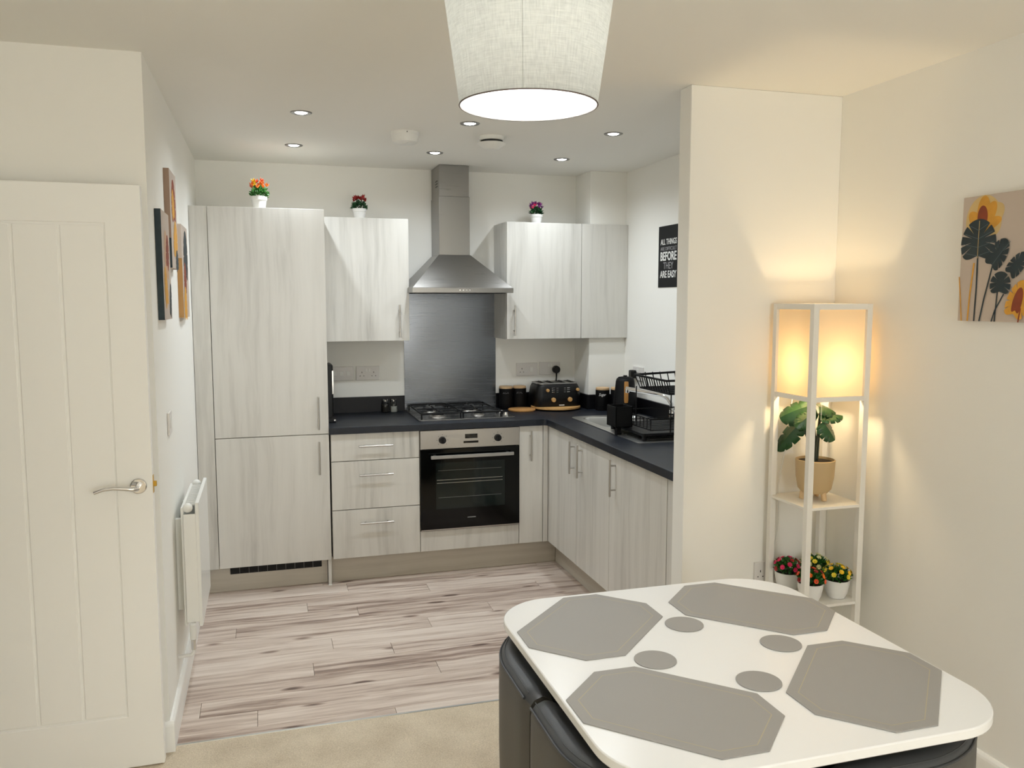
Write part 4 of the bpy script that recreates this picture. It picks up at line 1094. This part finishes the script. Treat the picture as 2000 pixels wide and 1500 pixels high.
def blossom_mesh(petals, r, cup):
    mb = MB()
    for i in range(petals):
        a = 2 * PI * i / petals
        d = Vector((math.cos(a), math.sin(a), 0)); s = Vector((-math.sin(a), math.cos(a), 0))
        vs = [Vector((0, 0, -r * 0.3)), d * r * 0.6 + s * r * 0.42 + Vector((0, 0, cup * r * 0.3)), d * r + Vector((0, 0, cup * r * 0.8)), d * r * 0.6 - s * r * 0.42 + Vector((0, 0, cup * r * 0.3))]
        mb.poly(vs)
    mb.sphere((0, 0, 0), r * 0.32, 1, 1, 0.7, 8, 5)
    return mb
BL = {}
def blossom(key, m, par, p, rot, petals=7, r=0.012, cup=0.8):
    k = (key, petals, r, cup)
    if k not in BL:
        o = obj('blossom', blossom_mesh(petals, r, cup), M[m], None)
        BL[k] = o.data
        o.parent = par
    else:
        o = bpy.data.objects.new('blossom', BL[k]); COL.objects.link(o); o.parent = par
    o.location = Vector(p) - wloc(par); o.rotation_euler = rot
    return o

def small_plant(x, y, z, cols, lab, seed, s=1.0, leaf='leafg'):
    rnd = random.Random(seed)
    t = thing('potted_plant', lab, 'potted plant', (x, y, z), 0, 'small potted plants above the cupboards')
    obj('pot', MB().lathe([(0.028 * s, 0.0005), (0.030 * s, 0.002), (0.036 * s, 0.040 * s), (0.039 * s, 0.041 * s), (0.0405 * s, 0.058 * s), (0.038 * s, 0.058 * s), (0.036 * s, 0.050 * s), (0.0005, 0.050 * s)], c=(x, y, z)), M['potw'], t, smooth=True)
    obj('soil', MB().lathe([(0.0355 * s, 0.0503 * s), (0.03 * s, 0.053 * s), (0.0005, 0.054 * s)], c=(x, y, z)), M['soil'], t)
    f = obj('foliage', leafy(rnd, (x, y, z + 0.062 * s), 0.046 * s, 0.046 * s, 130, 0.024 * s), M[leaf], t)
    f['kind'] = 'stuff'
    for i in range(17):
        a = rnd.uniform(0, 2 * PI); q = math.sqrt(rnd.uniform(0, 1)) * 0.040 * s
        p = (x + q * math.cos(a), y + q * math.sin(a), z + (0.128 - 0.028 * (q / (0.04 * s)) ** 2) * s + rnd.uniform(-0.012, 0.010) * s)
        blossom('sp' + cols[i % len(cols)], cols[i % len(cols)], t, p, (rnd.uniform(-.6, .6), rnd.uniform(-.6, .6), rnd.uniform(0, 6)), 5, 0.0125 * s, 1.6)
    return t
small_plant(-0.345, 0.075, 2.1048, ['orange', 'coral', 'yellow', 'orange'], 'small white pot of orange flowers on top of the tall cupboard', 1, 1.10)
small_plant(0.226, 0.40, 2.0949, ['red', 'red', 'red'], 'small white pot of dark red flowers on the left wall cupboard', 2, 1.03, 'leafd')
small_plant(1.335, 0.40, 2.0949, ['purple', 'purple', 'pink'], 'small white pot of purple flowers on the right wall cupboard', 3, 1.0, 'leafd')

# ------------------------------------------------------------------ shelf floor lamp
LX0, LX1, LY0, LY1 = 1.613, 1.872, -2.050, -1.791
fl_ = thing('shelf_floor_lamp', 'white square floor lamp with open shelves and a lit fabric shade in the corner', 'floor lamp', ((LX0 + LX1) / 2, (LY0 + LY1) / 2, 0))
pw = 0.0235
for x in (LX0, LX1 - pw):
    for y in (LY0, LY1 - pw):
        obj('post', MB().box(x, x + pw, y, y + pw, 0.0045, 1.6), M['lampwhite'], fl_, bevel=0.001)
def bars(z0, z1, nm):
    obj(nm, MB().box(LX0 + pw, LX1 - pw, LY0 + 0.001, LY0 + 0.020, z0, z1), M['lampwhite'], fl_)
    obj(nm, MB().box(LX0 + pw, LX1 - pw, LY1 - 0.020, LY1 - 0.001, z0, z1), M['lampwhite'], fl_)
    obj(nm, MB().box(LX0 + 0.001, LX0 + 0.020, LY0 + pw, LY1 - pw, z0, z1), M['lampwhite'], fl_)
    obj(nm, MB().box(LX1 - 0.020, LX1 - 0.001, LY0 + pw, LY1 - pw, z0, z1), M['lampwhite'], fl_)
bars(1.578, 1.600, 'top_rail'); bars(1.232, 1.250, 'shade_rail')
for z in (0.818, 0.432, 0.05):
    shf = obj('shelf', MB().box(LX0 + 0.002, LX1 - 0.002, LY0 + 0.002, LY1 - 0.002, z - 0.001, z + 0.010), M['lampwhite'], fl_, bevel=0.001)
ins = 0.012
for nm, b in (('front', (LX0 + pw, LX1 - pw, LY0 + ins, LY0 + ins + 0.001)), ('back', (LX0 + pw, LX1 - pw, LY1 - ins - 0.001, LY1 - ins)),
              ('left', (LX0 + ins, LX0 + ins + 0.001, LY0 + pw, LY1 - pw)), ('right', (LX1 - ins - 0.001, LX1 - ins, LY0 + pw, LY1 - pw))):
    x0, x1, y0, y1 = b
    q = MB()
    if nm in ('front', 'back'): q.poly([(x0, y0, 1.250), (x1, y0, 1.250), (x1, y0, 1.578), (x0, y0, 1.578)])
    else: q.poly([(x0, y0, 1.250), (x0, y1, 1.250), (x0, y1, 1.578), (x0, y0, 1.578)])
    obj('shade_panel', q, M['paper'], fl_)
lx, ly = (LX0 + LX1) / 2, (LY0 + LY1) / 2
obj('bulb_bridge', MB().box(LX0 + 0.02, LX1 - 0.02, ly - 0.012, ly + 0.012, 1.240, 1.250), M['lampwhite'], fl_)
obj('lamp_holder', MB().cyl((lx, ly, 1.250), (lx, ly, 1.315), 0.018), M['lampwhite'], fl_, smooth=True)
obj('bulb', MB().sphere((lx, ly, 1.365), 0.030, 1, 1, 1), M['bulby'], fl_, smooth=True)
obj('cable', MB().tube([(lx - 0.03, LY1 - 0.006, 1.24), (lx - 0.05, LY1 + 0.006, 1.0), (lx - 0.075, LY1 + 0.008, 0.86), (lx - 0.07, LY1 + 0.008, 0.7), (lx - 0.085, LY1 + 0.008, 0.6), (lx - 0.08, LY1 + 0.008, 0.5)], 0.002, 8), M['white'], fl_, smooth=True)
obj('pull_switch', MB().tube([(LX0 + 0.07, LY0 + 0.03, 1.238), (LX0 + 0.069, LY0 + 0.03, 1.16)], 0.001, 6), M['white'], fl_)

# unseen globe lamp added behind the camera to brighten the door and dining walls
gx, gy, gz = 0.85, -6.35, 1.38
gl = thing('added_globe_lamp', 'added white globe lamp, unseen behind the viewer, brightening the door and dining walls', 'floor lamp', (gx, gy, 0))
obj('globe', MB().sphere((gx, gy, gz), 0.17, 1, 1, 1, 32, 18), M['globe'], gl, smooth=True)
obj('stem', MB().cyl((gx, gy, 0.03), (gx, gy, gz - 0.165), 0.012), M['nickel'], gl, smooth=True)
obj('base', MB().lathe([(0.15, 0.0045), (0.15, 0.015), (0.02, 0.03), (0.0005, 0.031)], c=(gx, gy, 0), seg=40), M['nickel'], gl, smooth=True)

# potted monstera on the middle shelf
px_, py_, pz_ = 1.742, -1.915, 0.8283
mo = thing('potted_monstera', 'leafy green plant in a cream pot on wooden legs on the lamp shelf', 'potted plant', (px_, py_, pz_))
obj('pot', MB().lathe([(0.030, 0.026), (0.050, 0.028), (0.064, 0.045), (0.072, 0.09), (0.075, 0.150), (0.076, 0.158), (0.071, 0.160), (0.069, 0.150), (0.0005, 0.148)], c=(px_, py_, pz_), seg=40), M['potc'], mo, smooth=True)
obj('soil', MB().lathe([(0.0685, 0.1503), (0.0005, 0.153)], c=(px_, py_, pz_)), M['soil'], mo)
for a in (-1.35, 0.75, 2.85):
    obj('pot_leg', MB().cyl((px_ + 0.050 * math.cos(a), py_ + 0.050 * math.sin(a), pz_ + 0.0003), (px_ + 0.042 * math.cos(a), py_ + 0.042 * math.sin(a), pz_ + 0.046), 0.0095, 0.012, 16), M['potwood'], mo, smooth=True)
def monstera_leaf(base, tip_dir, up, L, Wd, droop):
    """leaf blade from base along tip_dir, curved down"""
    r, l = leaf_outline(1.0, 1.0, 4, 0.6, 110)
    T = Vector(tip_dir).normalized(); U = Vector(up); U = (U - T * U.dot(T)).normalized(); S = T.cross(U)
    mb = MB(); rows = []
    for x, y in r:
        t = y
        row = []
        for f in (-1, -0.5, 0, 0.5, 1):
            row.append(mb.bm.verts.new(Vector(base) + T * (L * t) + S * (x * f * Wd) + U * (-droop * L * max(t, 0) ** 2 - abs(x * f) * 0.45 * Wd)))
        rows.append(row)
    for a, b in zip(rows, rows[1:]):
        for k in range(4):
            try: mb.bm.faces.new((a[k], a[k + 1], b[k + 1], b[k]))
            except ValueError: pass
    return mb
mz = pz_ + 0.150
# (blade base, direction, up, length, width, droop)
for i, (b, d, u, L, Wd, dr_) in enumerate([
        ((1.738, -1.885, 1.198), (-0.097, 0.045, -0.030), (-0.10, -0.62, 0.78), 0.128, 0.125, 0.22),
        ((1.705, -1.868, 1.130), (-0.070, 0.038, -0.085), (-0.55, -0.55, 0.60), 0.150, 0.080, 0.22),
        ((1.745, -1.930, 1.198), (0.065, -0.010, -0.010), (0.0, -0.60, 0.80), 0.075, 0.070, 0.25),
        ((1.748, -1.930, 1.165), (0.085, -0.020, 0.004), (0.0, -0.45, 0.90), 0.090, 0.075, 0.10),
        ((1.752, -1.948, 1.135), (0.040, -0.020, -0.055), (0.25, -0.90, 0.30), 0.080, 0.090, 0.15),
        ((1.735, -1.870, 1.165), (-0.03, 0.060, 0.005), (0, 0.2, 1), 0.070, 0.09, 0.4),
        ((1.722, -1.905, 1.168), (-0.060, -0.010, -0.035), (-0.1, -0.7, 0.7), 0.080, 0.070, 0.3)]):
    o = obj('leaf', monstera_leaf(b, d, u, L, Wd, dr_), M['monst'], mo, smooth=True)
    o.modifiers.new('solid', 'SOLIDIFY').thickness = 0.0008
    s0 = Vector((px_ + 0.012 * math.cos(i * 2.1) - 0.003, py_ + 0.012 * math.sin(i * 2.1), mz))
    bb = Vector(b)
    mid = s0.lerp(bb, 0.55) + Vector((0, 0, 0.02)) + (s0 - bb) * 0.15 * Vector((1, 1, 0)).length * 0.3
    obj('leaf_stem', MB().tube([s0, s0.lerp(mid, 0.5) + Vector((0, 0, 0.004)), mid, bb], [0.0042, 0.004, 0.0034, 0.0022], 8), M['stem'], mo, smooth=True)

# flower pots on the lower lamp shelf
def flower_pot(x, y, cols, lab, seed, s=1.0, pot='potw'):
    rnd = random.Random(seed); z = 0.4422
    t = thing('flower_pot', lab, 'flower pot', (x, y, z), 0, 'artificial flowers on the lower lamp shelf')
    obj('pot', MB().lathe([(0.030 * s, 0.0004), (0.034 * s, 0.002), (0.044 * s, 0.025 * s), (0.0505 * s, 0.055 * s), (0.053 * s, 0.079 * s), (0.050 * s, 0.079 * s), (0.048 * s, 0.068 * s), (0.0005, 0.066 * s)], c=(x, y, z), seg=36), M[pot], t, smooth=True)
    obj('soil', MB().lathe([(0.0475 * s, 0.0685 * s), (0.0005, 0.072 * s)], c=(x, y, z)), M['soil'], t)
    f = obj('foliage', leafy(rnd, (x, y, z + 0.088 * s), 0.058 * s, 0.046 * s, 170, 0.027 * s), M['leafg'], t)
    f['kind'] = 'stuff'
    for i in range(20):
        a = 2.4 * i + rnd.uniform(-.3, .3); e = math.acos(1 - 0.95 * (i + 0.5) / 20)
        d = Vector((math.sin(e) * math.cos(a), math.sin(e) * math.sin(a), math.cos(e)))
        p = Vector((x, y, z + 0.090 * s)) + Vector((d.x * 0.062, d.y * 0.062, d.z * 0.050)) * s
        q = Vector((0, 0, 1)).rotation_difference(d).to_euler()
        blossom('fp' + cols[i % len(cols)], cols[i % len(cols)], t, p, q, 8, 0.0115 * s, 0.35)
    return t
flower_pot(1.676, -1.852, ['pink', 'pink', 'red'], 'white pot of pink flowers at the left of the lower lamp shelf', 11, 0.95)
flower_pot(1.684, -1.990, ['coral', 'orange', 'red'], 'white pot of orange-red flowers at the front corner of the lower lamp shelf', 12, 0.93)
flower_pot(1.810, -1.984, ['lemon', 'yellow', 'yellow'], 'white pot of yellow flowers at the right of the lower lamp shelf', 13, 0.94)
flower_pot(1.808, -1.850, ['cream', 'lemon', 'cream'], 'white pot of cream flowers at the back of the lower lamp shelf', 14, 0.95)

# ------------------------------------------------------------------ dining table and stools
TX0, TX1, TY0, TY1, TZ = 0.262, 1.170, -3.416, -2.462, 0.750
tbx, tby = (TX0 + TX1) / 2, (TY0 + TY1) / 2
tbl = thing('dining_table', 'white square dining table with rounded corners', 'table', (tbx, tby, 0))
obj('tabletop', MB().prism(rrect(TX0, TX1, TY0, TY1, 0.165, 16), TZ - 0.022, TZ), M['table'], tbl, bevel=0.003, smooth=True)
obj('pedestal', MB().cyl((tbx, tby, 0.030), (tbx, tby, TZ - 0.0355), 0.043, seg=32), M['table'], tbl, smooth=True)
obj('top_plate', MB().box(tbx - 0.2, tbx + 0.2, tby - 0.03, tby + 0.03, TZ - 0.035, TZ - 0.0225), M['table'], tbl)
obj('foot_plate', MB().lathe([(0.145, 0.0045), (0.145, 0.022), (0.05, 0.0295), (0.0005, 0.0295)], c=(tbx, tby, 0), seg=40), M['table'], tbl, bevel=0.003)

def placemat(cx, cy, ang, lab):
    t = thing('placemat', lab, 'placemat', (cx, cy, TZ), ang, 'octagonal grey placemats')
    a, b, c = 0.215, 0.150, 0.0725
    oc = lambda k: [(a - k, b - c - k * 0.41), (a - c - k * 0.41, b - k), (-a + c + k * 0.41, b - k), (-a + k, b - c - k * 0.41), (-a + k, -b + c + k * 0.41), (-a + c + k * 0.41, -b + k), (a - c - k * 0.41, -b + k), (a - k, -b + c + k * 0.41)]
    obj('mat', MB().prism(oc(0), 0.0003, 0.0028), M['mat'], t, bevel=0.0006, local=True)
    A, B2 = oc(0.024), oc(0.0258)
    mb = MB()
    va = [mb.bm.verts.new((x, y, 0.00295)) for x, y in A]; vb_ = [mb.bm.verts.new((x, y, 0.00295)) for x, y in B2]
    for i in range(8): mb.bm.faces.new((va[i], va[(i + 1) % 8], vb_[(i + 1) % 8], vb_[i]))
    obj('gold_line', mb, M['gold'], t, local=True)
    return t
placemat(0.482, -2.690, math.radians(45), 'grey octagonal placemat at the table corner nearest the oven')
placemat(0.961, -2.698, math.radians(-45), 'grey octagonal placemat at the table corner nearest the shelf lamp')
placemat(0.476, -3.168, math.radians(-45), 'grey octagonal placemat at the front left of the table')
placemat(0.954, -3.180, math.radians(45), 'grey octagonal placemat at the front right of the table')
for x, y, lab in ((0.719, -2.761, 'grey round coaster farthest from the camera, towards the kitchen'), (0.893, -2.942, 'grey round coaster at the right, towards the right wall'),
                  (0.546, -2.940, 'grey round coaster at the left, towards the carpet'), (0.721, -3.110, 'grey round coaster nearest the camera')):
    o = obj('coaster', MB().lathe([(0.0505, 0.0003), (0.051, 0.001), (0.051, 0.0024), (0.0503, 0.003), (0.0005, 0.003)], c=(x, y, TZ), seg=40), M['mat'], smooth=True)
    tag(centre(o), lab, 'coaster', 'round grey coasters')

# curved-back stools tucked under the table; local frame: outer corner towards (+x, +y)
Hs = 0.243; Rc = 0.30
def stool_path():
    P = [((Hs, -Hs + 0.004), (-1, 0))]
    for i in range(5): P.append(((Hs, -Hs + 0.02 + (2 * Hs - Rc - 0.02) * i / 5), (-1, 0)))
    for i in range(17):
        a = (PI / 2) * i / 16
        P.append(((Hs - Rc + Rc * math.cos(a), Hs - Rc + Rc * math.sin(a)), (-math.cos(a), -math.sin(a))))
    for i in range(5): P.append(((Hs - Rc - (2 * Hs - Rc - 0.02) * (i + 1) / 5, Hs), (0, -1)))
    P.append(((-Hs + 0.004, Hs), (0, -1)))
    return P
def make_stool(lab, loc, rz):
    t = thing('stool', lab, 'stool', loc, rz, 'curved-back stools tucked under the table')
    # seat block
    pl = rrect(-Hs + 0.005, Hs - 0.080, -Hs + 0.005, Hs - 0.080, (Rc - 0.08, 0.03, 0.14, 0.03), 10)
    obj('seat_base', MB().prism(pl, 0.06, 0.395), M['leatherside'], t, bevel=0.006, local=True)
    obj('seat_cushion', MB().prism(pl, 0.396, 0.465), M['leather'], t, bevel=0.02, seg=4, smooth=True, local=True)
    prof = [(0.040, 0.055), (0.022, 0.09), (0.010, 0.17), (0.003, 0.30), (0.0, 0.45), (0.0, 0.60), (0.001, 0.672), (0.004, 0.686), (0.012, 0.697), (0.030, 0.7035), (0.050, 0.7025), (0.066, 0.694), (0.073, 0.680), (0.075, 0.62), (0.076, 0.40), (0.076, 0.055)]
    P = stool_path(); rings = []
    for i, ((x, y), (nx, ny)) in enumerate(P):
        e = min(i, len(P) - 1 - i)
        sq = 0.985 if e == 0 else (0.995 if e == 1 else 1.0)
        k = 0.012 if e == 0 else (0.003 if e == 1 else 0.0)
        rings.append([(x + nx * (d * (1 if d < 0.04 else (1 - k)) + (k if d < 0.04 else 0)), y + ny * (d * (1 if d < 0.04 else (1 - k)) + (k if d < 0.04 else 0)), z * sq) for d, z in prof])
    bk = obj('backrest', MB().rings(rings), M['leatherside'], t, smooth=True, local=True)
    me = bk.data; me.materials.append(M['leather'])
    for p in me.polygons:
        if p.center.z > 0.68: p.material_index = 1
    pip = [(x + nx * 0.0035, y + ny * 0.0035, 0.687) for (x, y), (nx, ny) in P[1:-1]]
    obj('piping', MB().tube(pip, 0.0032, 8), M['leather2'], t, smooth=True, local=True)
    pip = [(x + nx * 0.015, y + ny * 0.015, 0.6985) for (x, y), (nx, ny) in P[1:-1]]
    obj('stitched_seam', MB().tube(pip, 0.0012, 6), M['leather2'], t, smooth=True, local=True)
    for x, y in ((0.10, -0.18), (-0.18, 0.10), (-0.12, -0.12), (0.08, 0.08)):
        obj('leg', MB().cyl((x, y, 0.0045), (x, y, 0.061), 0.014, 0.018, 16), M['black'], t, smooth=True, local=True)
    return t
scx0, scx1, scy0, scy1 = 0.463, 0.957, -3.186, -2.690
make_stool('charcoal leather stool back under the table edge facing the kitchen floor, far left', (scx0, scy1, 0), PI / 2)
make_stool('charcoal leather stool back under the left table edge, nearest the camera', (scx0, scy0, 0), PI)
make_stool('charcoal leather stool back under the front right table corner', (scx1, scy0, 0), -PI / 2)
make_stool('charcoal leather stool hidden under the table corner by the shelf lamp', (scx1, scy1, 0), 0)
